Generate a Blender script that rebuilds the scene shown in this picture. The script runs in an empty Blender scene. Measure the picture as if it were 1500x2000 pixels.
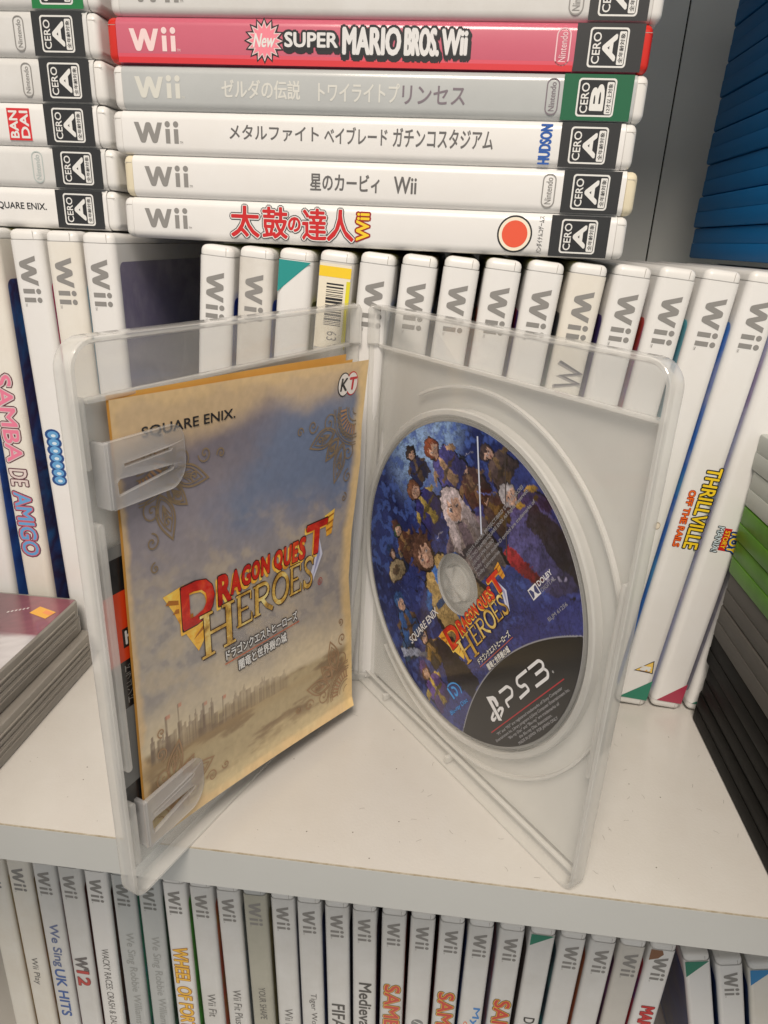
import bpy, bmesh, math, random
import numpy as np
from mathutils import Matrix, Vector

SC = bpy.context.scene
COL = SC.collection
MM = 0.001
random.seed(7)

# ------------------------------------------------------------------ camera, world, lamps, exposure
def rot_x(a): return Matrix.Rotation(a, 4, 'X')
def rot_z(a): return Matrix.Rotation(a, 4, 'Z')

cam_data = bpy.data.cameras.new('camera')
cam = bpy.data.objects.new('camera', cam_data)
COL.objects.link(cam)
cam_data.sensor_fit = 'VERTICAL'
cam_data.sensor_height = 36.0
cam_data.lens = 1342.93 / 2000 * 36.0
cam_data.clip_start = 0.01
cam_data.clip_end = 20
cam.matrix_world = (Matrix.Translation((0.00951, -0.1680, 0.19519)) @ rot_z(0.0893)
                    @ rot_x(math.pi / 2 - 0.3784) @ rot_z(0.0463))
SC.camera = cam

world = bpy.data.worlds.new('World')
SC.world = world
world.use_nodes = True
bg = world.node_tree.nodes['Background']
# a lit room: pale warm ceiling, mid-toned walls, darker floor
_nt = world.node_tree
_tc = _nt.nodes.new('ShaderNodeTexCoord'); _sx = _nt.nodes.new('ShaderNodeSeparateXYZ'); _cr = _nt.nodes.new('ShaderNodeValToRGB')
_mr = _nt.nodes.new('ShaderNodeMapRange'); _mr.inputs['From Min'].default_value = -1
_nt.links.new(_tc.outputs['Generated'], _sx.inputs[0]); _nt.links.new(_sx.outputs['Z'], _mr.inputs['Value']); _nt.links.new(_mr.outputs[0], _cr.inputs[0])
_e = _cr.color_ramp.elements
_e[0].position = 0.25; _e[0].color = (0.24, 0.22, 0.20, 1)
_e[1].position = 0.95; _e[1].color = (1.0, 0.94, 0.85, 1)
_m = _e.new(0.52); _m.color = (0.52, 0.54, 0.55, 1)
_nt.links.new(_cr.outputs[0], bg.inputs[0])
bg.inputs[1].default_value = 0.80

def area_lamp(name, loc, target, size, power, color):
    d = bpy.data.lights.new(name, 'AREA')
    d.shape = 'DISK'
    d.size = size
    d.energy = power
    d.color = color
    o = bpy.data.objects.new(name, d)
    COL.objects.link(o)
    o.location = loc
    o.rotation_euler = (Vector(target) - Vector(loc)).to_track_quat('-Z', 'Y').to_euler()
    return o

area_lamp('ceiling_lamp', (-0.03, -0.54, 0.86), (0.0, 0.08, 0.12), 0.36, 9.4, (1.0, 0.885, 0.765))

SC.view_settings.view_transform = 'Standard'
SC.view_settings.look = 'None'
SC.view_settings.exposure = 0.0
SC.view_settings.gamma = 1.0
SC.view_settings.use_curve_mapping = False
SC.render.engine = 'CYCLES'
SC.cycles.use_denoising = True
SC.cycles.transparent_max_bounces = 32
SC.cycles.max_bounces = 8
SC.cycles.caustics_reflective = False
SC.cycles.caustics_refractive = False

# ------------------------------------------------------------------ colour
def lin(c):
    return tuple((x / 255 / 12.92) if x / 255 <= 0.04045 else ((x / 255 + 0.055) / 1.055) ** 2.4 for x in c)
REF = lin((222, 222, 222))[0]
def ph(r, g, b, ref=REF):
    """print colour: what the photograph shows next to white paper -> base colour"""
    return tuple(min(0.85, x / ref * 0.74) for x in lin((r, g, b)))

MATS = {}
def mat(name, color, rough=0.45, coat=0.0, noise=0.0, nscale=60.0, spec=0.5, dark=None, bump=0.0):
    if name in MATS: return MATS[name]
    m = bpy.data.materials.new(name); m.use_nodes = True
    nt = m.node_tree; b = nt.nodes['Principled BSDF']
    b.inputs['Base Color'].default_value = (*color, 1)
    b.inputs['Roughness'].default_value = rough
    b.inputs['Specular IOR Level'].default_value = spec
    b.inputs['Coat Weight'].default_value = coat
    b.inputs['Coat Roughness'].default_value = 0.12
    if noise or bump:
        tc = nt.nodes.new('ShaderNodeTexCoord'); info = nt.nodes.new('ShaderNodeObjectInfo')
        add = nt.nodes.new('ShaderNodeVectorMath'); add.operation = 'ADD'
        nt.links.new(tc.outputs['Object'], add.inputs[0]); nt.links.new(info.outputs['Location'], add.inputs[1])
        n = nt.nodes.new('ShaderNodeTexNoise'); n.inputs['Scale'].default_value = nscale
        n.inputs['Detail'].default_value = 6; n.inputs['Roughness'].default_value = 0.65
        nt.links.new(add.outputs[0], n.inputs['Vector'])
        if noise:
            r = nt.nodes.new('ShaderNodeMapRange')
            r.inputs['From Min'].default_value = 0.35; r.inputs['From Max'].default_value = 0.75
            r.inputs['To Min'].default_value = 0; r.inputs['To Max'].default_value = noise
            nt.links.new(n.outputs['Fac'], r.inputs['Value'])
            mx = nt.nodes.new('ShaderNodeMix'); mx.data_type = 'RGBA'
            mx.inputs['A'].default_value = (*color, 1)
            d = dark or tuple(c * 0.62 for c in color)
            mx.inputs['B'].default_value = (*d, 1)
            nt.links.new(r.outputs[0], mx.inputs['Factor'])
            nt.links.new(mx.outputs['Result'], b.inputs['Base Color'])
        if bump:
            n2 = nt.nodes.new('ShaderNodeTexNoise'); n2.inputs['Scale'].default_value = 900
            nt.links.new(add.outputs[0], n2.inputs['Vector'])
            bp = nt.nodes.new('ShaderNodeBump'); bp.inputs['Strength'].default_value = bump
            bp.inputs['Distance'].default_value = 0.0004
            nt.links.new(n2.outputs['Fac'], bp.inputs['Height'])
            nt.links.new(bp.outputs[0], b.inputs['Normal'])
    MATS[name] = m
    return m

def ink(r, g, b, coat=0.35):
    return mat('ink_%d_%d_%d' % (r, g, b), ph(r, g, b), 0.4, coat)

def hi(c): return tuple(min(.8, v * 2.8 + .015) for v in ph(*c))

def art_mat(name, cols, scale=24.0):
    """printed cover art: patches of several inks, broken up along the case"""
    if name in MATS: return MATS[name]
    m = bpy.data.materials.new(name); m.use_nodes = True
    nt = m.node_tree; b = nt.nodes['Principled BSDF']
    tc = nt.nodes.new('ShaderNodeTexCoord')
    n = nt.nodes.new('ShaderNodeTexNoise'); n.inputs['Scale'].default_value = scale
    n.inputs['Detail'].default_value = 5; n.inputs['Roughness'].default_value = 0.6
    n.inputs['Distortion'].default_value = 0.6
    nt.links.new(tc.outputs['Object'], n.inputs['Vector'])
    cr = nt.nodes.new('ShaderNodeValToRGB')
    el = cr.color_ramp.elements
    k = len(cols)
    el[0].position = 0.3; el[0].color = (*hi(cols[0]), 1)
    el[1].position = 0.7; el[1].color = (*hi(cols[-1]), 1)
    for i in range(1, k - 1):
        e = el.new(0.3 + 0.4 * i / (k - 1)); e.color = (*hi(cols[i]), 1)
    nt.links.new(n.outputs['Fac'], cr.inputs[0]); nt.links.new(cr.outputs[0], b.inputs['Base Color'])
    b.inputs['Roughness'].default_value = 0.35; b.inputs['Coat Weight'].default_value = 0.4
    MATS[name] = m
    return m

def paint_mat(name, rough=0.4, coat=0.2):
    if name in MATS: return MATS[name]
    m = bpy.data.materials.new(name); m.use_nodes = True
    nt = m.node_tree; b = nt.nodes['Principled BSDF']
    a = nt.nodes.new('ShaderNodeAttribute'); a.attribute_name = 'paint'
    nt.links.new(a.outputs['Color'], b.inputs['Base Color'])
    b.inputs['Roughness'].default_value = rough
    b.inputs['Coat Weight'].default_value = coat; b.inputs['Coat Roughness'].default_value = 0.08
    MATS[name] = m
    return m

def clear_mat(name, fac, tint, rough=0.25, gloss=0.9):
    """thin frosted polypropylene: part of the light passes straight through, part scatters"""
    if name in MATS: return MATS[name]
    m = bpy.data.materials.new(name); m.use_nodes = True
    nt = m.node_tree; nt.nodes.clear()
    out = nt.nodes.new('ShaderNodeOutputMaterial')
    tr = nt.nodes.new('ShaderNodeBsdfTransparent'); tr.inputs[0].default_value = (0.985, 0.985, 0.98, 1)
    df = nt.nodes.new('ShaderNodeBsdfDiffuse'); df.inputs[0].default_value = (*tint, 1)
    tl = nt.nodes.new('ShaderNodeBsdfTranslucent'); tl.inputs[0].default_value = (*tint, 1)
    m0 = nt.nodes.new('ShaderNodeMixShader'); m0.inputs[0].default_value = 0.32
    nt.links.new(df.outputs[0], m0.inputs[1]); nt.links.new(tl.outputs[0], m0.inputs[2])
    m1 = nt.nodes.new('ShaderNodeMixShader')
    tc = nt.nodes.new('ShaderNodeTexCoord')
    n = nt.nodes.new('ShaderNodeTexNoise'); n.inputs['Scale'].default_value = 55; n.inputs['Detail'].default_value = 4
    nt.links.new(tc.outputs['Object'], n.inputs['Vector'])
    r = nt.nodes.new('ShaderNodeMapRange'); r.inputs['To Min'].default_value = fac * 0.75; r.inputs['To Max'].default_value = fac * 1.25
    nt.links.new(n.outputs['Fac'], r.inputs['Value']); nt.links.new(r.outputs[0], m1.inputs[0])
    nt.links.new(tr.outputs[0], m1.inputs[1]); nt.links.new(m0.outputs[0], m1.inputs[2])
    gl = nt.nodes.new('ShaderNodeBsdfGlossy'); gl.inputs['Roughness'].default_value = rough
    gl.inputs['Color'].default_value = (gloss, gloss, gloss, 1)
    lw = nt.nodes.new('ShaderNodeLayerWeight'); lw.inputs['Blend'].default_value = 0.5
    pw = nt.nodes.new('ShaderNodeMath'); pw.operation = 'POWER'; pw.inputs[1].default_value = 4.0
    nt.links.new(lw.outputs['Facing'], pw.inputs[0])
    fr = nt.nodes.new('ShaderNodeMapRange'); fr.inputs['To Min'].default_value = 0.035; fr.inputs['To Max'].default_value = 0.75
    nt.links.new(pw.outputs[0], fr.inputs['Value'])
    m2 = nt.nodes.new('ShaderNodeMixShader')
    nt.links.new(fr.outputs[0], m2.inputs[0]); nt.links.new(m1.outputs[0], m2.inputs[1]); nt.links.new(gl.outputs[0], m2.inputs[2])
    nt.links.new(m2.outputs[0], out.inputs[0])
    MATS[name] = m
    return m

# ------------------------------------------------------------------ mesh helpers (all lengths in mm)
def obj(name, verts, faces, mats, parent=None, idx=None, smooth=35, me=None):
    if me is None:
        me = bpy.data.meshes.new(name)
        me.from_pydata([(v[0] * MM, v[1] * MM, v[2] * MM) for v in verts], [], faces)
        for m in (mats if isinstance(mats, (list, tuple)) else [mats]): me.materials.append(m)
        if idx is not None: me.polygons.foreach_set('material_index', idx)
        if smooth:
            me.polygons.foreach_set('use_smooth', [True] * len(me.polygons))
            me.set_sharp_from_angle(angle=math.radians(smooth))
        me.update()
    o = bpy.data.objects.new(name, me)
    COL.objects.link(o)
    if parent: o.parent = parent
    return o

def fix(o):
    bm = bmesh.new(); bm.from_mesh(o.data); bmesh.ops.recalc_face_normals(bm, faces=bm.faces); bm.to_mesh(o.data); bm.free()
    return o

def thing(name, label, cat, mtx=None, group=None):
    o = bpy.data.objects.new(name, None); COL.objects.link(o)
    o.empty_display_size = 0.02
    if mtx is not None: o.matrix_world = mtx
    o['label'] = label; o['category'] = cat
    if group: o['group'] = group
    return o

def frame(o, x, y, z):
    m = Matrix.Identity(4)
    for i, a in enumerate((x, y, z)):
        for r in range(3): m[r][i] = a[r]
    for r in range(3): m[r][3] = o[r] * MM
    return m

def rrect(x0, y0, x1, y1, r, n=6):
    """rounded rectangle outline, r = one radius or four (x0y0, x1y0, x1y1, x0y1)"""
    if not isinstance(r, (list, tuple)): r = [r] * 4
    pts = []
    for (cx, cy, a0, rr) in ((x0 + r[0], y0 + r[0], 180, r[0]), (x1 - r[1], y0 + r[1], 270, r[1]),
                             (x1 - r[2], y1 - r[2], 0, r[2]), (x0 + r[3], y1 - r[3], 90, r[3])):
        for i in range(n + 1):
            a = math.radians(a0 + 90 * i / n)
            pts.append((cx + rr * math.cos(a), cy + rr * math.sin(a)))
    return pts

def inset(pts, d):
    """move a convex outline inwards by about d"""
    n = len(pts); out = []
    for i in range(n):
        p, a, b = Vector(pts[i]), Vector(pts[i - 1]), Vector(pts[(i + 1) % n])
        t = (b - a)
        if t.length < 1e-9: out.append(tuple(p)); continue
        t.normalize()
        out.append((p.x - t.y * d, p.y + t.x * d))
    return out

def loft(rings, cap=True):
    n = len(rings[0]); V = []; F = []
    for r in rings: V += r
    for k in range(len(rings) - 1):
        for i in range(n):
            j = (i + 1) % n
            F.append((k * n + i, k * n + j, (k + 1) * n + j, (k + 1) * n + i))
    if cap:
        F.append(tuple(range(n - 1, -1, -1)))
        F.append(tuple((len(rings) - 1) * n + i for i in range(n)))
    return V, F

def slab(outline, z0, z1, b, t=None):
    t = b if t is None else t
    lv = ((z0, b), (z0 + b * 0.3, b * 0.3), (z0 + b, 0), (z1 - t, 0), (z1 - t * 0.3, t * 0.3), (z1, t))
    return loft([[(x, y, z) for x, y in inset(outline, d)] for z, d in lv])

def merge(parts):
    V = []; F = []
    for v, f in parts:
        o = len(V); V += list(v); F += [tuple(i + o for i in q) for q in f]
    return V, F

def ribbon(pts, w, closed=False):
    n = len(pts); L = []; R = []
    for i in range(n):
        p = Vector(pts[i])
        a = Vector(pts[i - 1]) if (i > 0 or closed) else p
        b = Vector(pts[(i + 1) % n]) if (i < n - 1 or closed) else p
        d1 = (p - a); d2 = (b - p)
        if d1.length < 1e-9: d1 = d2
        if d2.length < 1e-9: d2 = d1
        d1 = d1.normalized(); d2 = d2.normalized()
        t = (d1 + d2)
        if t.length < 1e-6: t = d1
        t.normalize()
        nn = Vector((-t.y, t.x)); k = 1 / max(0.45, nn.dot(Vector((-d1.y, d1.x))))
        L.append(tuple(p + nn * w / 2 * k)); R.append(tuple(p - nn * w / 2 * k))
    V = L + R
    F = [(i, n + i, n + (i + 1) % n, (i + 1) % n) for i in range(n if closed else n - 1)]
    return V, F

def fillet(pts, r, n=5):
    out = [pts[0]]
    for i in range(1, len(pts) - 1):
        p, a, b = Vector(pts[i]), Vector(pts[i - 1]), Vector(pts[i + 1])
        u = (a - p); v = (b - p); k = min(r, u.length * .49, v.length * .49)
        s = p + u.normalized() * k; e = p + v.normalized() * k
        for j in range(n + 1):
            t = j / n; out.append(tuple(s * (1 - t) ** 2 + p * 2 * t * (1 - t) + e * t * t))
    out.append(pts[-1])
    return out

def poly(pts): return [tuple(p) for p in pts], [tuple(range(len(pts)))]
def disc2(cx, cy, r, n=24, ry=None):
    return poly([(cx + r * math.cos(2 * math.pi * i / n), cy + (ry or r) * math.sin(2 * math.pi * i / n)) for i in range(n)])
def rect2(x0, y0, x1, y1): return poly([(x0, y0), (x1, y0), (x1, y1), (x0, y1)])

_txt = {}
def text2d(s, bold=0.0):
    """glyph outlines of the built-in font, filled, as a flat mesh"""
    if (s, bold) in _txt: return _txt[(s, bold)]
    c = bpy.data.curves.new('t', 'FONT'); c.body = s; c.size = 1; c.offset = bold; c.resolution_u = 3
    o = bpy.data.objects.new('t', c); COL.objects.link(o)
    dg = bpy.context.evaluated_depsgraph_get()
    me = bpy.data.meshes.new_from_object(o.evaluated_get(dg))
    V = [(v.co.x, v.co.y) for v in me.vertices]; F = [tuple(p.vertices) for p in me.polygons]
    bpy.data.objects.remove(o); bpy.data.curves.remove(c); bpy.data.meshes.remove(me)
    xs = [v[0] for v in V] or [0, 1]; ys = [v[1] for v in V] or [0, 1]
    r = (V, F, min(xs), min(ys), max(xs), max(ys))
    _txt[(s, bold)] = r
    return r

class Deck:
    """flat prints laid on a surface; fn(s, t, layer) -> point"""
    def __init__(self, fn): self.fn = fn; self.V = []; self.F = []; self.I = []; self.M = []
    def add(self, vf, m, layer=1):
        if m not in self.M: self.M.append(m)
        k = self.M.index(m); o = len(self.V)
        self.V += [self.fn(x, y, layer) for x, y in vf[0]]
        self.F += [tuple(i + o for i in f) for f in vf[1]]; self.I += [k] * len(vf[1])
    def text(self, s, box, m, layer=1, bold=0.0, rot=0, skew=0.0, pre=None, shift=(0, 0)):
        """fit s into box (x0, y0, x1, y1); rot 90 reads upwards (+t), letters' tops towards -s"""
        V, F, a0, b0, a1, b1 = text2d(s)
        x0, y0, x1, y1 = box
        r = max(0, bold) * (abs(x1 - x0) if rot else abs(y1 - y0)) * .9
        for k in range(7 if r > 0 else 1):
            dx, dy = (r * math.cos(k * 1.047), r * math.sin(k * 1.047)) if k else (0, 0)
            dx += shift[0]; dy += shift[1]
            out = []
            for x, y in V:
                u = (x - a0) / (a1 - a0 or 1); v = (y - b0) / (b1 - b0 or 1)
                u += skew * (v - .5)
                q = (x0 + r + (x1 - x0 - 2 * r) * u + dx, y0 + r + (y1 - y0 - 2 * r) * v + dy) if rot == 0 else \
                    (x1 - r - (x1 - x0 - 2 * r) * v + dx, y0 + r + (y1 - y0 - 2 * r) * u + dy)
                out.append(pre(*q) if pre else q)
            self.add((out, F), m, layer + .012 * k)
    def halo(self, s, box, m, layer=1, r=.4, rot=0, bold=.02, n=10, pre=None, skew=0.0):
        for k in range(n):
            a = 2 * math.pi * k / n
            self.text(s, box, m, layer + .05 * k, bold if k % 2 else 0, rot, skew, pre, (r * math.cos(a), r * math.sin(a)))
    def build(self, name, parent):
        return obj(name, self.V, self.F, self.M, parent, self.I, smooth=0)

# ------------------------------------------------------------------ materials
WHITE = mat('white_sleeve', (0.76, 0.755, 0.745), 0.34, 0.35, 0.16, 45, dark=(0.60, 0.55, 0.47))
CREAM = mat('cream_sleeve', (0.76, 0.735, 0.675), 0.36, 0.3, 0.3, 40, dark=(0.56, 0.47, 0.34))
GRIMY = mat('grimy_sleeve', (0.70, 0.68, 0.64), 0.38, 0.3, 0.5, 55, dark=(0.42, 0.37, 0.30))
SILVER = mat('silver_sleeve', (0.46, 0.48, 0.48), 0.3, 0.4, 0.2, 45)
DULL = mat('dull_sleeve', (0.44, 0.43, 0.36), 0.4, 0.2, 0.4, 40)
PALE = mat('pale_grey_sleeve', (0.67, 0.67, 0.66), 0.34, 0.35, 0.4, 50, dark=(0.50, 0.48, 0.44))
ROSE = mat('rose_sleeve', ph(198, 98, 118), 0.3, 0.45, 0.18, 30, dark=ph(180, 74, 94))
SHELLW = mat('white_case_plastic', (0.74, 0.735, 0.72), 0.38, 0.1, 0.2, 60, dark=(0.55, 0.50, 0.42))
SHELLC = mat('yellowed_case_plastic', (0.72, 0.66, 0.50), 0.42, 0.0, 0.5, 70, dark=(0.62, 0.52, 0.33))
SHELLR = mat('red_case_plastic', (0.62, 0.022, 0.012), 0.32, 0.2, 0.1)
GREY = ink(136, 134, 131); DGREY = ink(98, 96, 95); LGREY = ink(205, 203, 198)
BLACK = mat('black_ink', (0.016, 0.016, 0.017), 0.32, 0.5)
LABELK = mat('rating_label_black', (0.020, 0.021, 0.022), 0.4, 0.2, 0.2, 30, dark=(0.05, 0.05, 0.052))
LABELG = mat('rating_label_green', ph(26, 96, 62), 0.28, 0.6)
PAPERW = mat('badge_white', (0.72, 0.72, 0.70), 0.4, 0.3)
RED = ink(196, 32, 34); DRED = ink(150, 24, 22); YEL = ink(240, 200, 40); ORG = ink(236, 110, 34); BLUE = ink(30, 84, 164)
TEAL = ink(34, 142, 138); GREEN = ink(30, 120, 96); CRIM = ink(164, 52, 76); PINK = ink(224, 122, 150)
LBLUE = ink(96, 156, 206); GOLD = ink(206, 164, 66); DGOLD = ink(126, 88, 30); WINK = PAPERW; CYAN = ink(24, 126, 186)
BROWN = ink(128, 88, 60)
CREASE = mat('moulding_crease', (0.33, 0.31, 0.28), 0.5)

# ------------------------------------------------------------------ the bookcase
SHELF = mat('white_melamine', (0.59, 0.572, 0.54), 0.18, 0.0, 0.45, 34, dark=(0.52, 0.49, 0.445), bump=0.12)
BAND = mat('white_edge_band', (0.52, 0.53, 0.515), 0.42, 0.0, 0.12, 18, bump=0.08)
BACK = mat('dark_grey_back_board', (0.80, 0.82, 0.79), 0.85, 0.0, 0.1, 20)
GAPM = mat('dark_gap', (0.004, 0.004, 0.004), 0.9)
SEAM = mat('brown_glue_line', (0.30, 0.24, 0.15), 0.7, 0, 0.9, 220, dark=(0.60, 0.57, 0.50))

def box(x0, y0, z0, x1, y1, z1):
    V = [(x, y, z) for z in (z0, z1) for x, y in ((x0, y0), (x1, y0), (x1, y1), (x0, y1))]
    return V, [(3, 2, 1, 0), (4, 5, 6, 7), (0, 1, 5, 4), (1, 2, 6, 5), (2, 3, 7, 6), (3, 0, 4, 7)]

bc = thing('bookcase', 'white melamine shelf unit with dark grey back board holding all the cases', 'shelf unit', frame((0, 0, 0), (1, 0, 0), (0, 1, 0), (0, 0, 1)))
for z0, z1 in ((-16.7, 0), (-356, -339.6), (402, 418.7)):  # topmost board is out of view, added to shade the compartment from the lamp
    sh = obj('shelf_board', *box(-430, 0.5, z0, 430, 306, z1), SHELF, bc)
    ed = obj('edge_band', *box(-430, 0, z0 + .05, 430, 0.49, z1 - 0.45), BAND, sh)
    obj('glue_line', *box(-430, 0.1, z1 - 0.44, 430, 0.495, z1 - 0.06), SEAM, sh)
for x0, x1 in ((-446.5, -430.2), (430.2, 446.5)):
    obj('side_panel', *box(x0, 0, -356, x1, 306, 418.7), SHELF, bc)
bk = obj('back_board', *merge([box(-446, 306.3, -356, 124.2, 309, 418), box(125.2, 306.3, -356, 446, 309, 418)]), BACK, bc)
obj('back_seam', *box(124.25, 307.6, -356, 125.15, 308.8, 418), GAPM, bk)

# dust and hairs on the shelf
rng = random.Random(3)
parts = []
for i in range(170):
    x, y = rng.uniform(-150, 128), rng.uniform(3, 100)
    r = rng.choice([.07, .08, .1, .12, .16, .28])
    parts.append(([(x + r * math.cos(a) * rng.uniform(.6, 1.2), y + r * math.sin(a), .06) for a in [k * 1.047 for k in range(6)]], [tuple(range(6))]))
for i in range(48):
    x, y = rng.uniform(-20, 128), rng.uniform(4, 98)
    a = rng.uniform(0, 6.28); pts = []
    for k in range(6):
        pts.append((x, y)); a += rng.uniform(-.35, .5); x += .42 * math.cos(a); y += .42 * math.sin(a)
    v, f = ribbon(pts, .09); parts.append(([(p[0], p[1], .05) for p in v], f))
du = obj('dust', *merge(parts), mat('dust_grey', (0.16, 0.14, 0.12), 0.9), None, smooth=0)
du['kind'] = 'stuff'; du['label'] = 'dark dust specks and short hairs on the white shelf'; du['category'] = 'dust'

# ------------------------------------------------------------------ upright / flat game cases with printed sleeves
LEN, DEP = 190.0, 135.0
_mesh = {}
def wii_shell(th):
    k = ('shell', th)
    if k not in _mesh:
        o = rrect(0, 0, th, DEP, [2.7, 2.7, 1.4, 1.4], 5)
        lv = ((0, 2.4), (.35, 1.2), (1.0, .4), (2.0, 0), (3.7, 0), (3.9, .22), (LEN - 3.9, .22), (LEN - 3.7, 0), (LEN - 2.0, 0), (LEN - 1.0, .4), (LEN - .35, 1.2), (LEN, 2.4))
        _mesh[k] = loft([[(x, y, z) for x, y in inset(o, d)] for z, d in lv])
    return _mesh[k]

def u_path(th, off, back=DEP - 4, n=5):
    r = 2.7 + off
    pts = [(th + off, back)]
    for cx, a0 in ((th - 2.7, 0), (2.7, -90)):
        for i in range(n + 1):
            a = math.radians(a0 - 90 * i / n); pts.append((cx + r * math.cos(a), 2.7 + r * math.sin(a)))
    pts.append((-off, back))
    return pts

def strip(pts, z0, z1):
    n = len(pts)
    return [(x, y, z) for z in (z0, z1) for x, y in pts], [(i, i + 1, n + i + 1, n + i)[::-1] for i in range(n - 1)]

def side_prints(th, s0, s1, y0):
    """the printed picture on the two cover sides, a rounded sheet each"""
    o = rrect(y0, LEN - s1, DEP - 6, LEN - s0, 3.2, 5)
    n = len(o)
    return ([(-.34, y, z) for y, z in o] + [(th + .34, y, z) for y, z in o], [tuple(range(n)), tuple(range(2 * n - 1, n - 1, -1))])

def logo_strokes(k=1.0):
    """the console word mark: a W with rounded turns and two dotted i"""
    W = [(0, 1), (.27, 1), (.47, .43), (.63, .88), (.67, .96), (.74, 1), (.88, 1), (.95, .96), (.99, .88), (1.15, .43), (1.35, 1), (1.62, 1), (1.32, .12), (1.27, .03), (1.20, 0),
         (1.09, 0), (1.02, .03), (.97, .12), (.81, .56), (.65, .12), (.60, .03), (.53, 0), (.42, 0), (.35, .03), (.30, .12)]
    return [poly(W), rect2(1.79, 0, 2.04, .70), rect2(2.27, 0, 2.52, .70),
            disc2(1.915, .93, .15), disc2(2.395, .93, .15)]

CASES = []
def game_case(label, mtx, th=14.3, sleeve=WHITE, shell=SHELLW, art=None, logo=(9.5, 27.4), logo_mat=GREY, draw=None, group=None, art_s=(19, 183), logo_h=.5, tm=True):
    t = thing('game_case', label, 'game case', mtx, group)
    obj('shell', *wii_shell(th), shell, t)
    obj('sleeve', *strip(u_path(th, .26), 4.0, LEN - 4.0), sleeve, t)
    if art: obj('cover_print', *side_prints(th, *art_s, 2.9), art, t, smooth=0)
    fn = lambda s, q, l: (q, -.30 - .05 * l, LEN - s)
    if logo:
        d = Deck(fn); k = (logo[1] - logo[0]) / 2.51
        c = th * logo_h - k * .5
        for v, f in logo_strokes(): d.add(([(logo[0] + x * k, c + y * k) for x, y in v], f), logo_mat)
        if tm: d.text('TM', (logo[1] + .5, c, logo[1] + 1.7, c + .8), logo_mat)
        d.build('console_mark', t)
    # moulded crease across each end cap
    d = Deck(lambda s, q, l: (q, -.03 - .0 * l, LEN - s))
    d.add(rect2(.6, th - 2.75, 3.6, th - 2.57), CREASE); d.build('cap_crease', t)
    d = Deck(d.fn); d.add(rect2(LEN - 3.6, th - 2.75, LEN - .6, th - 2.57), CREASE); d.build('cap_crease', t)
    if draw:
        draw(t, fn, th)
    return t

def rating(t, fn, th, letter='A', s0=164.5, s1=184.3, small='全年齢対象', band=LABELK):
    d = Deck(fn)
    d.add(rect2(s0, .25, s1, th - .25), band, 1)
    c, m = (s0 + s1) / 2 - .3, th / 2
    h, w = 6.3, 5.7
    d.add(poly(rrect(c - h, m - w, c + h, m + w, 1.1)), PAPERW, 2)
    d.add(poly(rrect(c - h + .55, m - w + .55, c + h - .55, m + w - .55, .8)), BLACK, 3)
    d.text('CERO', (c - 5.1, m - 4.7, c - 2.5, m + 4.3), PAPERW, 4, .02, 90)
    d.text(letter, (c - 1.9, m - 4.0, c + 2.7, m + 4.0), PAPERW, 4, .075, 90)
    d.add(poly(rrect(c + 3.2, m - 4.9, c + 5.5, m + 4.6, .4)), PAPERW, 6)
    d.text(small, (c + 3.6, m - 4.4, c + 5.1, m + 4.1), BLACK, 7, .015, 90)
    d.build('rating_label', t)

def oval_mark(t, fn, th, s0, s1, m=GREY, word='Nintendo'):
    d = Deck(fn); c = th / 2
    r = (s1 - s0) / 2 - .2
    d.add(ribbon(rrect(s0, c - 5.3, s1, c + 5.3, r), .42, True), m, 1)
    d.text(word, (s0 + 1.0, c - 4.3, s1 - 1.0, c + 4.3), m, 1, .012, 90)
    d.build('publisher_mark', t)

def flat_mtx(xl, y, z, a):
    """case lying flat, spine forward, its top end at the left; z = height of its underside"""
    c, s = math.cos(a), math.sin(a)
    return frame((xl + LEN * c, y + LEN * s, z), (0, 0, 1), (-s, c, 0), (-c, -s, 0))

# ---- main flat stack, bottom to top
TH = 14.25
def draw_taiko(t, fn, th):
    d = Deck(fn)
    for i, ch in enumerate('太鼓の達人'):
        xs = [(43.5, 54.5), (56, 65.5), (66, 70.5), (71.5, 80.5), (81, 91)][i]
        small = ch == 'の'
        b = (xs[0], 4.6 if small else 1.9, xs[1], 9.4 if small else 12.6)
        d.halo(ch, b, BLACK, 1, .95, 0, .0); d.halo(ch, b, PAPERW, 2, .62, 0, .0); d.halo(ch, b, RED, 3, .26, 0, .0, 6); d.text(ch, b, RED, 3.5)
    d.halo('Wii', (92, 2.3, 97, 12.0), DRED, 1, .6, 90, .03); d.text('Wii', (92, 2.3, 97, 12.0), YEL, 2, .04, 90)
    d.build('title', t)
    d = Deck(fn)
    d.add(disc2(150.6, 7.1, 6.3, 40), BLACK, 1); d.add(disc2(150.6, 7.1, 5.7, 40), ink(238, 226, 205), 2); d.add(disc2(150.6, 7.1, 4.6, 40), ink(226, 88, 58), 3)
    d.build('round_emblem', t)
    d = Deck(fn); d.text('バンダイナムコゲームス', (158.8, .9, 160.8, 13.4), BLACK, 1, .01, 90); d.build('publisher_mark', t)
    rating(t, fn, th, s0=163.3, s1=183.8)
def draw_kirby(t, fn, th):
    d = Deck(fn)
    d.text('星のカービィ', (73, 4.2, 99, 10.2), DGREY, 1, .022); d.text('Wii', (104.2, 4.3, 112.6, 10.0), DGREY, 1, .025)
    d.build('title', t)
    oval_mark(t, fn, th, 157.6, 161.9); rating(t, fn, th)
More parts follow.
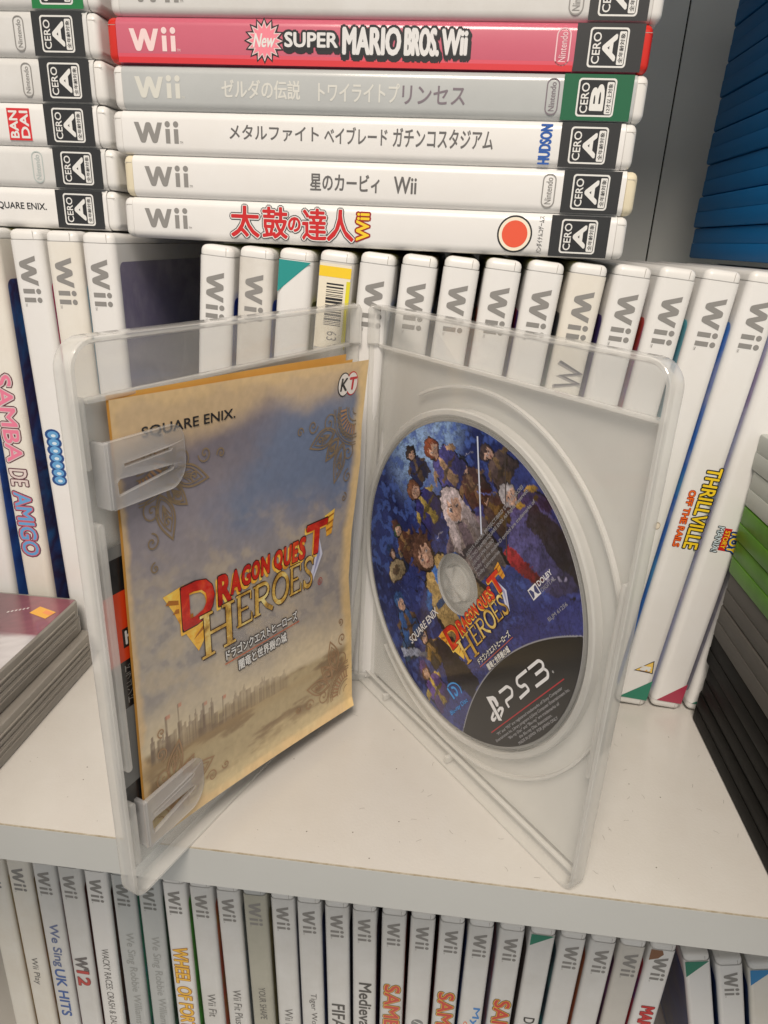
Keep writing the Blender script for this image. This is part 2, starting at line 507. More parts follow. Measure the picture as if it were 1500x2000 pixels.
def draw_bey(t, fn, th):
    d = Deck(fn)
    d.text('メタルファイト', (45.5, 5.6, 79, 10.6), DGREY, 1, .016); d.text('ベイブレード', (81, 5.2, 104, 10.8), DGREY, 1, .016)
    d.text('ガチンコスタジアム', (106, 4.9, 141.5, 11.0), DGREY, 1, .016)
    d.build('title', t)
    d = Deck(fn); d.text('HUDSON', (157.4, .8, 161.6, 13.4), BLUE, 1, .05, 90); d.build('publisher_mark', t)
    rating(t, fn, th)
def draw_zelda(t, fn, th):
    d = Deck(fn)
    m = ink(206, 206, 200); m2 = ink(118, 108, 116)
    d.text('ゼルダの伝説', (41.5, 4.2, 70.5, 10.2), m, 1, .022); d.text('トワイライトプ', (77, 4.0, 106, 10.0), m, 1, .016)
    d.text('リンセス', (107, 3.8, 129, 9.6), m2, 1, .016)
    d.build('title', t)
    oval_mark(t, fn, th, 156.6, 160.6, m2); rating(t, fn, th, 'B', 162.0, 185.0, '12才以上対象', LABELG)
def draw_mario(t, fn, th):
    d = Deck(fn)
    d.add(rect2(4.2, .1, 164.8, 1.9), ink(206, 44, 52), 1); d.add(rect2(4.2, 1.9, 164.8, 3.0), ink(208, 78, 96), 1)
    d.build('lower_stripe', t)
    d = Deck(fn)
    st = lambda r0, r1: poly([(58.4 + (r0 if k % 2 else r1) * math.cos(math.pi * k / 16) * 1.06, 7.4 + (r0 if k % 2 else r1) * math.sin(math.pi * k / 16)) for k in range(32)])
    d.add(st(5.1, 7.0), BLACK, 2); d.add(st(4.2, 6.2), ink(222, 196, 196), 3); d.add(st(3.6, 5.4), ink(232, 130, 146), 4)
    d.text('New', (54.6, 5.4, 62.2, 9.6), WINK, 5, .03, skew=.12)
    for s, b in (('SUPER', (65.5, 5.6, 84.5, 10.2)), ('MARIO', (86, 3.6, 106.5, 12.0)), ('BROS.', (107.5, 3.6, 119.6, 12.0)), ('Wii', (120.2, 4.0, 129.2, 11.8))):
        d.halo(s, (b[0] + .4, b[1] - 1.0, b[2] + .4, b[3] - .8), BLACK, 2, .95, 0, .05); d.halo(s, b, BLACK, 3, .75, 0, .05); d.text(s, b, ink(214, 214, 214), 4, .05)
    d.build('title', t)
    oval_mark(t, fn, th, 158.8, 163.2, ink(226, 190, 196)); rating(t, fn, th, s0=165, s1=187)
def draw_top(t, fn, th):
    oval_mark(t, fn, th, 159.5, 164.0); rating(t, fn, th, s0=166, s1=185)

arts = [art_mat('cover_print_orange_sheet', [(210, 70, 30), (240, 150, 40), (60, 30, 60)]),
        art_mat('cover_print_red_sheet', [(170, 30, 40), (70, 120, 150), (220, 210, 200)]),
        art_mat('cover_print_violet_sheet', [(60, 40, 70), (40, 60, 120), (170, 170, 180)]),
        art_mat('cover_print_dark_sheet', [(28, 28, 30), (60, 62, 60), (40, 44, 60)]),
        art_mat('cover_print_blue_sheet', [(24, 50, 110), (50, 110, 190), (200, 60, 50)])]
G1 = 'game cases lying flat in the taller middle stack'
stack = [(-122.8, 'white flat game case with red brush title and round red emblem, lowest of its stack', WHITE, SHELLW, draw_taiko, GREY, arts[0], -2.2),
         (-121.6, 'white flat game case with plain grey title and yellowed end caps', WHITE, SHELLC, draw_kirby, GREY, arts[1], -2.0),
         (-124.4, 'white flat game case with long grey katakana title and blue upright word', WHITE, SHELLW, draw_bey, GREY, arts[2], -1.9),
         (-122.9, 'silver grey flat game case with green rating label', SILVER, SHELLW, draw_zelda, ink(206, 206, 198), arts[3], -1.5),
         (-123.6, 'red flat game case with pink spine and starburst title', ROSE, SHELLR, draw_mario, ink(232, 206, 206), arts[4], -1.2),
         (-121.6, 'pale grey flat game case on top of the red one', PALE, SHELLW, draw_top, GREY, arts[2], -1.0)]
for i, (xl, lab, sl, shl, dr, lm, art, a) in enumerate(stack):
    game_case(lab, flat_mtx(xl + .3, 111.5, 191.6 + 14.62 * i, math.radians(a)), TH, sl, shl, art, (8.8, 25.8), lm, dr, G1, (7, 183))

# ---- left flat stack: only its right-hand ends are in the picture
G2 = 'game cases lying flat in the stack at the left edge'
def left_draw(kind):
    def f(t, fn, th):
        if kind == 'green': rating(t, fn, th, 'B', 165, 184.5, '12才以上対象', ink(20, 118, 60))
        else: rating(t, fn, th, s0=165, s1=184.5)
        if kind == 'oval': oval_mark(t, fn, th, 157.8, 161.6)
        elif kind == 'faint': oval_mark(t, fn, th, 156.2, 160.4, ink(176, 186, 184))
        elif kind == 'square':
            d = Deck(fn); d.add(rect2(150, 1.6, 159.2, 12.4), ink(206, 40, 44), 1)
            d.text('BAN', (150.6, 2.3, 154.1, 11.6), WINK, 2, .045, 90); d.text('DAI', (155.0, 2.3, 158.5, 11.6), WINK, 2, .045, 90)
            d.build('publisher_mark', t)
        elif kind == 'word':
            d = Deck(fn); d.text('SQUARE ENIX.', (138.5, 6.0, 160.8, 8.9), BLACK, 1, .02); d.build('publisher_mark', t)
    return f
lefts = [('word', 'white flat game case with black sans lettering, lowest of the left-edge stack', WHITE),
         ('faint', 'grey flat game case with faint worn publisher oval in the left-edge stack', PALE),
         ('square', 'white flat game case with red square publisher mark', WHITE),
         ('oval', 'grey flat game case directly on top of the one with the red square', PALE),
         ('oval', 'grey flat game case under the green-labelled one in the left-edge stack', PALE),
         ('green', 'flat game case with green rating label at the top left corner', PALE)]
for i, (k, lab, sl) in enumerate(lefts):
    xr = (-125.6, -124.6, -126.2, -125.8, -126.6, -125.6)[i]
    a = math.radians(-1.3)
    game_case(lab, flat_mtx(xr - LEN * math.cos(a), 112.5 - LEN * math.sin(a), 193.4 + 14.55 * i, a), TH, sl, SHELLW, arts[i % 5], None, GREY, left_draw(k), G2)

# ---- upright row on the shelf
def upright_mtx(x, y, z, lean, top):
    """lean: degrees, positive leans the top to the right; x is where the top left corner stands"""
    a = math.radians(lean); c, s = math.cos(a), math.sin(a)
    bx = x - top * s
    return frame((bx, y, z), (c, 0, -s), (0, 1, 0), (s, 0, c))

def title(name, *items):
    def f(t, fn, th):
        d = Deck(fn)
        for it in items: it(d, th)
        d.build(name, t)
    return f
def tx(s, s0, s1, q0, q1, m, bold=.02, layer=2, skew=0): return lambda d, th: d.text(s, (s0, q0, s1, q1), m, layer, bold, 0, skew)
def outl(s, s0, s1, q0, q1, m, om, bold=.03, g=.45, om2=None):
    def f(d, th):
        b = (s0, q0, s1, q1)
        if om2: d.halo(s, b, om2, 1, g * 1.9, 0, bold)
        d.halo(s, b, om, 2, g, 0, bold); d.text(s, b, m, 3, bold)
    return f
def tri(pts, m): return lambda d, th: d.add(poly(pts), m, 1)
def both(*fs):
    def f(t, fn, th):
        for g in fs: g(t, fn, th)
    return f

def bubbles(d, th):
    for i in range(7):
        d.add(disc2(81.5 + i * 3.4, 5.6 + .25 * (i % 2), 2.6, 16, 3.5), ink(30, 70, 130), 1 + .2 * (i % 3)); d.add(disc2(81.5 + i * 3.4, 5.8, 1.7, 14, 2.5), LBLUE, 2)
        d.add(disc2(81.8 + i * 3.4, 6.0, .7, 10, 1.1), ink(206, 224, 240), 3)
def wrestle(d, th):
    z = [(36, 3.0), (39.6, 11.6), (41.2, 4.5), (43.4, 11.8), (45.4, 2.6)]
    d.add(ribbon([(x + .5, y - .5) for x, y in z], 1.5), ink(150, 146, 144), 1); d.add(ribbon(z, 1.0), ink(88, 84, 88), 2)
    d.add(poly([(47.2, 3.4), (48.6, 10.8), (49.6, 3.4)]), ink(120, 70, 74), 2)
    d.text('SM', (52, 3, 60, 11), DGREY, 2, .04)
def barcode(t, fn, th):
    d = Deck(fn)
    d.add(rect2(4.6, .5, 36, th - .5), ink(228, 220, 200), 1)
    d.add(rect2(5.6, .4, 9.4, th - .4), YEL, 2); d.add(rect2(10.4, th - 1.9, 36, th - .4), ink(214, 204, 40), 2)
    r = random.Random(5); s = 11.6
    while s < 27.5:
        w = r.choice([.25, .35, .6, .9]); d.add(rect2(s, 3.6, s + w, 10.2), BLACK, 2); s += w + r.choice([.3, .45, .6])
    d.text('63', (29.5, 5.2, 33, 9.2), DGREY, 2)
    d.build('price_sticker', t)
def pg(d, th):
    d.add(poly([(164.5, 10.6), (171.0, 3.0), (171.4, 11.6)]), BLACK, 1); d.add(poly([(165.3, 10.3), (170.6, 3.7), (170.9, 11.1)]), ink(232, 194, 92), 2)
    d.text('PG', (167.9, 5.4, 170.4, 10.2), WINK, 3, .08); d.add(ribbon([(170.55, 5.4), (170.55, 10.2)], .3), BROWN, 3)
def stars(d, th): pass

A = lambda n, *c: art_mat('cover_print_' + n, list(c))
G3 = 'game cases standing in the back row'
UT = 13.05
ups = [  # x of top left, lean, label, sleeve, art, logo?, draw
    (-202.5, .9, 'white upright game case at the left edge of the back row', WHITE, A('teal', (40, 90, 170), (30, 60, 120), (30, 30, 50)), True, None),
    (-186.8, -.4, 'cream upright game case with pink, grey and blue cartoon title down its spine', CREAM, A('navy', (24, 80, 160), (30, 30, 60), (20, 90, 170)), True,
     title('title', outl('SAMBA', 56.8, 95, 2.4, 10.0, PINK, ink(206, 190, 190), .03, .5, ink(90, 40, 50)), outl('DE', 98.3, 106, 2.4, 10.4, ink(214, 200, 196), ink(90, 44, 56), .02, .5), outl('AMIGO', 109, 140, 2.4, 10.4, LBLUE, ink(196, 96, 110), .03, .5, ink(80, 50, 80)))),
    (-168.4, -1.2, 'white upright game case with blue bubble lettering low on its spine', WHITE, A('maroon', (30, 20, 40), (150, 30, 60), (40, 50, 90)), True, title('title', bubbles)),
    (-153.4, -.8, 'yellowed upright game case third from the dark gap on its left', CREAM, A('sky', (30, 60, 140), (90, 130, 190), (220, 220, 230)), True, None),
    (-138.6, -.5, 'white upright game case whose dark violet cover faces the dark gap', WHITE, A('violet', (96, 92, 106), (84, 80, 98), (108, 104, 116)), True, None),
    (-91.0, 4.3, 'white upright game case standing right beside the dark gap', WHITE, A('royal', (30, 70, 170), (20, 30, 80), (60, 90, 160)), True, None),
    (-75.5, 4.3, 'grimy white upright game case between the gap-side case and the teal-cornered one', GRIMY, A('indigo', (50, 40, 120), (30, 60, 140), (30, 20, 50)), True, None),
    (-60.0, 4.4, 'white upright game case with a teal triangle on its top corner', WHITE, A('grey', (110, 112, 110), (60, 62, 64), (140, 138, 132)), False,
     both(title('corner_flash', tri([(4.2, .3), (4.2, 12.6), (16.0, .3)], TEAL)), title('stamp', tx('20', 41, 45, 4, 9.5, ink(170, 166, 160), .0), tx('(1', 46, 49, 4, 9.5, ink(180, 176, 170), .0)))),
    (-44.3, 4.4, 'stained upright game case with a yellow strip and barcode sticker', GRIMY, A('olive', (190, 180, 40), (170, 160, 40), (90, 90, 60)), False, barcode),
    (-28.8, 4.5, 'white upright game case first right of the barcode-stickered one', WHITE, A('gold', (200, 190, 60), (230, 220, 120), (120, 110, 50)), True, None),
    (-13.0, 4.5, 'white upright game case second right of the barcode-stickered one', WHITE, A('cobalt', (36, 74, 150), (40, 90, 180), (30, 60, 120)), True, None),
    (2.8, 4.6, 'white upright game case third right of the barcode-stickered one', WHITE, A('graphite', (66, 60, 66), (90, 84, 88), (40, 40, 46)), True,
     title('corner_flash', tri([(27.5, 1), (40, 1), (40, 12)], ink(212, 212, 212)))),
    (18.3, 4.6, 'white upright game case fourth right of the barcode-stickered one', WHITE, A('rust', (230, 90, 40), (200, 70, 50), (120, 40, 40)), True, None),
    (33.8, 4.7, 'white upright game case fifth right of the barcode-stickered one', WHITE, A('plum', (150, 40, 50), (50, 40, 110), (60, 50, 130)), True, None),
    (49.4, 4.8, 'cream upright game case with scratchy dark emblem seen through the clear case', CREAM, A('slate', (80, 84, 84), (60, 64, 62), (100, 120, 90)), True, title('title', wrestle)),
    (65.2, 4.8, 'bright white upright game case with a red cover beside it on the right', WHITE, A('wine', (60, 30, 70), (50, 40, 90), (90, 60, 110)), True, None),
    (81.0, 4.9, 'white upright game case with an orange-red cover edge on its left', WHITE, A('scarlet', (220, 60, 30), (200, 50, 40), (90, 70, 130)), True, None),
    (96.7, 5.0, 'white upright game case left of the one with the yellow and black title', WHITE, A('marine', (90, 170, 225), (60, 130, 200), (110, 160, 220)), True,
     title('small_emblem', lambda d, th: d.add(disc2(100, 9.5, 1.7, 16, 1.4), ink(176, 166, 150), 1), lambda d, th: d.add(disc2(100, 9.6, 1.2, 16, 1.0), ink(226, 214, 196), 2))),
    (112.4, 5.1, 'white upright game case with yellow and black title and PG triangle', WHITE, A('azure', (70, 120, 190), (50, 90, 170), (150, 130, 150)), True,
     both(title('title', outl('THRILLVILLE', 73.5, 109, 6.6, 12.4, YEL, BLACK, .03, .5)), title('subtitle', outl('OFF THE RAILS', 84, 109, 2.4, 5.0, ORG, DRED, .03, .25)), title('rating_mark', pg), title('corner_flash', tri([(185.8, .3), (185.8, 12.7), (175, 12.7)], GREEN)))),
    (127.8, 5.1, 'white upright game case with red and yellow title and crimson bottom corner', WHITE, A('pearl', (210, 200, 200), (150, 140, 150), (120, 100, 120)), True,
     both(title('title', outl('TOY', 99.5, 109.5, 8.6, 12.6, YEL, BLUE, .05, .4, BLACK), lambda d, th: d.add(rect2(99, 5.4, 109, 8.4), RED, 1), tx('STORY', 100, 108, 5.9, 7.9, YEL, .03, 3), outl('MANIA!', 98.6, 110, 2.6, 5.2, ink(206, 220, 230), BLACK, .02, .3)), title('corner_flash', tri([(185.8, 1.6), (185.8, 12.7), (175.0, 12.7)], CRIM)))),
    (143.4, 5.1, 'white upright game case squeezed behind the black cases, teal bottom corner', WHITE, A('ash', (140, 140, 140), (90, 90, 100), (170, 170, 170)), True,
     title('corner_flash', tri([(185.8, 1.6), (185.8, 12.7), (177.0, 12.7)], GREEN))),
]
for x, lean, lab, sl, art, lg, dr in ups:
    k = 1.013 if x < -100 else 1.0
    m = upright_mtx(x + .8, 104.5, .05 + max(0, -math.sin(math.radians(lean))) * 0 + (UT * math.sin(math.radians(lean)) if lean > 0 else 0), lean, LEN * k)
    game_case(lab, m @ Matrix.Diagonal((1, 1, k, 1)), UT, sl, SHELLW, art, (9.6, 27.0) if lg else None, GREY, dr, G3, (10.5, 183) if 'violet' in lab else (19, 183))

# ---- row on the shelf below
G4 = 'game cases standing on the shelf below'
KT = 13.3
def lo(label, x, lean, sleeve=PALE, art=None, lg=True, draw=None, z=-339.5, gl=GREY):
    m = upright_mtx(x + .6, 104.0, z + .05 + (KT * math.sin(math.radians(lean)) if lean > 0 else 0), lean, LEN)
    k = 1 + (.6 + 5.4 * min(1, max(0, (-14 - x) / 204))) / LEN
    m = m @ Matrix.Diagonal((1, 1, k, 1))
    game_case(label, m, KT, sleeve, SHELLW if sleeve is not SILVER and sleeve is not DULL else mat('grey_case_plastic', (0.5, 0.51, 0.5), .4), art, (9.4, 27.2) if lg else None, gl, draw, G4)
FAD = ink(150, 152, 150)
sam = lambda: title('title', outl('SAMBA', 60.5, 110, 2.4, 11.6, ink(196, 60, 50), ink(220, 180, 60), .035, .45, ink(90, 40, 20)))
lo('blank cream game case at the left edge of the lower shelf', -242.3, .9, CREAM, A('sand', (150, 130, 90), (120, 100, 70), (180, 160, 120)), True, None)
lo('cream game case on the lower shelf near the left edge, small grey title', -226.5, .9, CREAM, A('amber', (150, 120, 60), (90, 70, 40), (180, 160, 120)), True, title('title', tx('Wii Play', 83, 107, 4, 9, DGREY, .0)))
lo('lower-shelf game case with blue and violet karaoke title', -210.6, .9, PALE, A('crimson_dots', (170, 40, 60), (90, 60, 60), (200, 180, 170)), True, title('title', tx('We Sing', 51, 88, 3.2, 10.6, ink(96, 110, 150), .03), tx('UK HITS', 90, 133, 3.4, 10.4, ink(54, 92, 160), .04)))
lo('lower-shelf game case with short red and grey numeral title', -195.3, .9, PALE, A('soot', (40, 36, 34), (60, 30, 24), (20, 20, 22)), True, title('title', outl("W'", 76, 88, 3, 11, ink(110, 106, 106), ink(70, 66, 66), .03, .3), outl('12', 88.5, 102, 3, 11, ink(186, 60, 56), ink(100, 40, 40), .05, .3)))
lo('bright white lower-shelf game case with narrow dark capital title', -179.2, 1.0, WHITE, A('jet', (30, 24, 24), (60, 34, 30), (24, 24, 30)), True, title('title', tx('WACKY RACES: CRASH & DASH', 66, 139, 5, 9.4, DGREY, .0)))
lo('silver lower-shelf game case with faded grey title, beside the bright white one', -163.4, .5, SILVER, A('sea', (40, 80, 150), (60, 120, 90), (30, 50, 90)), True, title('title', tx('We Sing Robbie Williams', 49, 130, 4, 10.4, FAD, .0)), gl=ink(112, 114, 112))
lo('silver lower-shelf game case with faded grey title, under the clear case corner', -147.8, .2, SILVER, A('pine', (30, 60, 50), (40, 40, 40), (60, 90, 80)), True, title('title', tx('We Sing Robbie Williams', 49, 130, 4, 10.4, FAD, .0)), gl=ink(112, 114, 112))
lo('white lower-shelf game case with orange block title', -132.7, -.6, WHITE, A('forest', (24, 70, 50), (60, 130, 60), (30, 40, 40)), True, title('title', outl('WHEEL OF FORTUNE', 55, 146, 2.4, 11.4, ink(240, 186, 60), ink(160, 90, 20), .03, .4)))
lo('white lower-shelf game case with small grey two-word title, right of the orange-titled one', -116.9, -1.2, PALE, A('clover', (40, 120, 60), (200, 60, 50), (120, 150, 60)), True, title('title', tx('Wii Fit', 92, 113, 4.4, 9.4, DGREY, .0)))
lo('white lower-shelf game case with grey three-word title', -101.2, -1.7, PALE, A('steel', (120, 130, 140), (80, 90, 100), (150, 150, 150)), True, title('title', tx('Wii Fit Plus', 85, 116, 4.4, 9.4, DGREY, .0)))
lo('dingy khaki lower-shelf game case with thin capital title', -85.6, -1.8, DULL, A('khaki', (120, 110, 70), (90, 84, 60), (140, 130, 90)), True, title('title', tx('YOUR SHAPE', 79.5, 108, 5, 9.2, DGREY, -.005)))
lo('pale lower-shelf game case with bare spine and low small title, right of the khaki one', -69.6, -1.8, PALE, A('smoke', (110, 116, 116), (80, 80, 84), (140, 140, 140)), True, title('title', tx('Wii Fit', 95, 116, 4.4, 9.4, DGREY, .0)))
lo('pale lower-shelf game case with spaced grey sports title', -54.5, -1.8, PALE, A('denim', (60, 80, 130), (40, 50, 90), (100, 110, 140)), True, title('title', tx('Tiger Woods PGA', 78, 132, 5, 9.6, DGREY, .0)))
lo('pale lower-shelf game case with bold black four-letter title', -38.6, -1.8, PALE, A('night', (40, 44, 60), (30, 30, 40), (80, 80, 90)), True, title('title', tx('FIFA', 84, 106, 2.8, 10.8, BLACK, .03)))
lo('pale lower-shelf game case with bold black word title beside the red-titled case', -22.9, -1.7, PALE, A('ocean', (30, 60, 130), (30, 30, 34), (60, 100, 170)), True, title('title', tx('Medieval', 62, 103, 3.6, 11.2, BLACK, .035)))
lo('lower-shelf game case with red and yellow cartoon title next to the bold black word', -6.2, -1.4, PALE, A('poppy', (40, 60, 140), (190, 60, 50), (230, 160, 60)), True, sam())
def ea(d, th):
    d.add(disc2(91, 7.1, 3.6, 28), ink(120, 122, 122), 1); d.add(ribbon([(89.0 + 3 * 0, 5), (91, 9), (93, 5)], .7), WINK, 2)
lo('pale lower-shelf game case with round grey emblem low on its spine', 10.0, -1.0, PALE, A('brick', (150, 50, 40), (110, 40, 30), (60, 30, 30)), True, title('publisher_mark', ea))
lo('lower-shelf game case with red and yellow cartoon title left of the blue-titled one', 26.2, -.7, PALE, A('cherry', (150, 40, 36), (90, 30, 30), (120, 50, 40)), True, sam())
lo('pale lower-shelf game case with blue and orange title', 42.2, -.4, PALE, A('deep_blue', (30, 60, 130), (50, 90, 150), (40, 40, 70)), True, title('title', tx('My Fi', 70, 100, 6.4, 11.6, ink(60, 130, 200), .03), tx('GET', 83, 96, 2.8, 5.2, ORG, .02)))
lo('lower-shelf game case with red and yellow cartoon title left of the green-cornered one', 59.0, -.2, PALE, A('coral', (190, 60, 60), (220, 120, 110), (150, 60, 60)), True, sam())
lo('pale lower-shelf game case with dark green corner and no word mark', 75.6, 0, PALE, A('charcoal', (46, 48, 48), (60, 62, 62), (36, 38, 40)), False, title('corner_flash', tri([(4.2, .3), (4.2, 12.8), (13, .3)], GREEN), tx('Doctor', 72, 96, 4, 10.4, BLACK, .02)))
lo('plain lower-shelf game case right of the green-cornered one', 92.0, .2, PALE, A('lagoon', (60, 140, 150), (50, 60, 70), (90, 130, 130)), True, None)
lo('plain lower-shelf game case with an orange-brown cover showing on its left', 108.0, .2, PALE, A('terracotta', (176, 84, 58), (160, 74, 50), (186, 96, 66)), True, None)
lo('warm grey lower-shelf game case with faint pencil mark, left of the torn-cornered one', 123.6, .1, mat('warm_grey_sleeve', (0.58, 0.56, 0.52), .36, .3, .2), A('grape', (70, 40, 80), (50, 40, 60), (90, 60, 100)), True, None)
lo('white lower-shelf game case with brown torn corner and red title', 139.4, .2, WHITE, A('ruby', (60, 30, 70), (170, 40, 40), (40, 60, 110)), True,
   both(title('title', outl('MARIO', 49, 76, 3.2, 10.4, RED, ink(120, 30, 34), .05, .35), tx('SONIC', 79, 100, 3, 8, ink(40, 80, 150), .03)), title('torn_corner', tri([(4.2, .2), (4.2, 6.2), (7.2, 7.2), (10.5, 4.8), (12.4, .2)], BROWN))))
leant = [('leaning lower-shelf game case with green corner beside the dark gap', 'green_edge', False, title('corner_flash', tri([(4.2, .3), (4.2, 12.6), (16, .3)], GREEN)), WHITE),
         ('leaning white lower-shelf game case between the green-cornered and blue-cornered ones', 'navy_edge', True, None, WHITE),
         ('leaning cream lower-shelf game case with blue corner', 'ink_edge', False, title('corner_flash', tri([(4.2, .3), (4.2, 12.6), (16, .3)], CYAN)), CREAM),
         ('leaning lower-shelf game case at the right edge of the photo', 'tan_edge', True, None, CREAM)]
for i, (lab, an, lg, dr, sl) in enumerate(leant):
    L0 = 14.6
    x = 156.6 + 16.9 * i
    a = math.radians(-L0); 
    m = upright_mtx(x + 1, 104.0, -339.4 - KT * math.sin(a) * 0 + .05, -L0, LEN)
    game_case(lab, m, KT, sl, SHELLW, A(an, ((30, 60, 110), (40, 70, 140), (30, 40, 60)) [i % 3], (30, 50, 90), (60, 70, 80)), (9.4, 27.2) if lg else None, GREY, dr, G4)

# ------------------------------------------------------------------ plain plastic cases seen from their ends
def plain_case(label, group, x, y0, z, m, h=14.5, w=135.0, l=190.0, jit=0.0, cat='game case', name='plastic_case'):
    c, s = math.cos(jit), math.sin(jit)
    t = thing(name, label, cat, frame((x, y0, z), (c, s, 0), (-s, c, 0), (0, 0, 1)), group)
    o = rrect(0, 0, l, w, 4.2, 6)
    obj('lower_half', *slab(o, 0, h / 2 - .07, .9, .12), m, t)
    obj('upper_half', *slab(inset(o, .22), h / 2 + .07, h - .05, .12, .9), m, t)
    g = inset(o, 1.1)
    obj('hinge_core', *slab(g, h / 2 - .5, h / 2 + .5, .1), GAPM if m.name.startswith('black') else m, t)
    return t
XW = mat('white_case_end', (0.44, 0.46, 0.43), .45, 0, .1, 60, 0.25)
XG = mat('green_case_plastic', (0.085, 0.235, 0.012), .4, 0, .75, 38, 0.22, dark=(0.035, 0.11, 0.01))
XS = mat('grey_case_end', (0.085, 0.078, 0.070), .5, .0, .35, 30, 0.2, dark=(0.055, 0.05, 0.046))
XK = mat('black_case_plastic', (0.006, 0.0056, 0.005), .5, .0, .2, 40, 0.08, dark=(0.014, 0.013, 0.012))
BL = mat('blue_case_plastic', (0.002, 0.125, 0.34), .5, 0, .2, 40, 0.2, dark=(0.002, 0.09, 0.26))
G5 = 'cases stacked at the right on the shelf'
xs = [(XK, 'black plastic case lowest of the right-hand stack'), (XK, 'black plastic case second from the bottom of the right-hand stack'), (XK, 'black plastic case third from the bottom, under the grey ones'),
      (XS, 'grey plastic case resting on the black cases'), (XS, 'grey plastic case under the green cases'), (XG, 'translucent green plastic case lower of the two'),
      (XG, 'translucent green plastic case upper of the two, under the white ones'), (XW, 'white plastic case resting on the green cases'), (XW, 'white plastic case topmost of the right-hand stack')]
for i, (m, lab) in enumerate(xs):
    plain_case(lab, G5, 129.2 + (0, .6, .2, -.2, .5, .1, -.1, .3, 0)[i], -32 + (0, -1, 1.2, 0, .4, 1.5, 2, 2.5, 4)[i] , .05 + 14.62 * i, m)
G6 = 'blue cases stacked above the back row at the right'
ordn = ['lowest', 'second', 'third', 'fourth', 'fifth', 'sixth', 'seventh', 'eighth', 'topmost']
for i in range(9):
    plain_case('blue plastic case, %s from the bottom of the blue stack' % ordn[i] if 0 < i < 8 else 'blue plastic case, %s of the blue stack' % ordn[i], G6, 129.4 + (0, -.8, .3, -.4, 0, -.3, .2, 0, 0)[i], 104.5, 192.6 + 14.75 * i, BL)

# ---- clear cases lying at the left on the shelf
CLG = clear_mat('grey_clear_plastic', .8, (0.42, 0.39, 0.35), .16)
G7 = 'clear disc cases lying at the left on the shelf'
INNER = mat('case_inner_grey', (0.20, 0.19, 0.17), .5)
for i in range(2):
    t = plain_case(('smoky clear disc case lying on the shelf, lower of the two', 'smoky clear disc case with dark red cover sheet and orange sticker on top')[i], G7,
                   -150.5 + (-3.5 if i else 0), -34, .05 + 16.6 * i, CLG, 16.4, 134, -190 if False else 190.0, 0, 'disc case', 'clear_disc_case')
    t.matrix_world = frame((-150.5 - (4.2 if i else 0), 99.5, .05 + 16.6 * i), (-1, 0, 0), (0, -1, 0), (0, 0, 1))
    obj('disc_tray', *slab(rrect(3, 3, 187, 131, 4, 4), 3, 13, .5), INNER, t)
    for k, zz in enumerate((4.0, 6.2, 10.2, 12.4)):
        obj('side_rib', *slab(rrect(-.45, 5, 20, 129, 2, 3), zz, zz + .7, .2), CLG, t)
    if i:
        # printed cover sheet under the clear lid
        nx, ny = 70, 60
        V = []; C = []
        r = np.random.RandomState(3)
        for j in range(ny + 1):
            for k in range(nx + 1): V.append((1.6 + 186 * k / nx, 2.0 + 130 * j / ny, 16.42))
        F = [(j * (nx + 1) + k, j * (nx + 1) + k + 1, (j + 1) * (nx + 1) + k + 1, (j + 1) * (nx + 1) + k) for j in range(ny) for k in range(nx)]
        cs = obj('cover_sheet', V, F, paint_mat('cover_sheet_print', .25, .8), t, smooth=0)
        X = np.array(V); a = X[:, 1] - .10 * X[:, 0] + r.rand(len(X)) * 2.0
        dark = np.array(ph(108, 74, 80)); snow = np.array(ph(206, 202, 204)); red = np.array(ph(150, 92, 102))
        f = np.clip((a - 33) / 3, 0, 1)[:, None]; g = np.clip(np.sin(X[:, 0] * .11 + X[:, 1] * .05) * .5 + .2 + r.rand(len(X)) * .3, 0, 1)[:, None]
        c = (dark * (1 - g) + red * g) * (1 - f) + snow * (.86 + .14 * r.rand(len(X), 1)) * f
        at = cs.data.attributes.new('paint', 'FLOAT_COLOR', 'POINT')
        at.data.foreach_set('color', np.concatenate([c, np.ones((len(c), 1))], 1).astype(np.float32).ravel())
        d = Deck(lambda x, y, l: (x, y, 16.5 + .06 * l))
        d.add(poly([(4.0, 14), (13.5, 10.5), (15.0, 16.5), (5.5, 20)]), ink(240, 176, 70), 1); d.add(poly([(4.6, 14.8), (9, 13.2), (9.6, 15.6), (5.2, 17.2)]), ink(238, 150, 90), 2)
        d.build('orange_sticker', t)
        d = Deck(lambda x, y, l: (x, y, 16.5 + .06 * l))
        for k in range(6): d.add(rect2(17.5 + k * 1.3, 12.2 + k * .9, 18.3 + k * 1.3, 13.6 + k * .9), ink(206, 196, 196), 1)
        d.build('small_lettering', t)

# ------------------------------------------------------------------ the open disc case
HL = np.array((-33.0926, 105.725, 0)); HR = np.array((-19.2706, 107.9507, 0))
dL = np.array((-0.35176, -0.93609, 0)); dR = np.array((0.62783, -0.77835, 0))
nL = np.array((0.93609, -0.35176, 0)); nR = np.array((-0.77835, -0.62783, 0))
UP = np.array((0, 0, 1.0))
ML = frame(HL + dL * 135 + UP * .1, -dL, UP, nL)      # x runs from the outer edge (0) to the hinge (135), y up, z inwards
MR = frame(HR + UP * .1, dR, UP, nR)                  # x runs from the hinge (0) to the outer edge (135)
MLi, MRi = ML.inverted(), MR.inverted()
PH, PW = 171.5, 135.0
CLR = clear_mat('frosted_clear_plastic', .19, (0.93, 0.92, 0.89), .08)
CLE = clear_mat('frosted_rim_plastic', .40, (0.93, 0.92, 0.89), .07)
CLT = clear_mat('frosted_tab_plastic', .36, (0.74, 0.74, 0.75), .2)
case = thing('open_disc_case', 'frosted clear disc case standing open like a book on the shelf', 'disc case', frame((0, 0, 0), (1, 0, 0), (0, 1, 0), (0, 0, 1)))

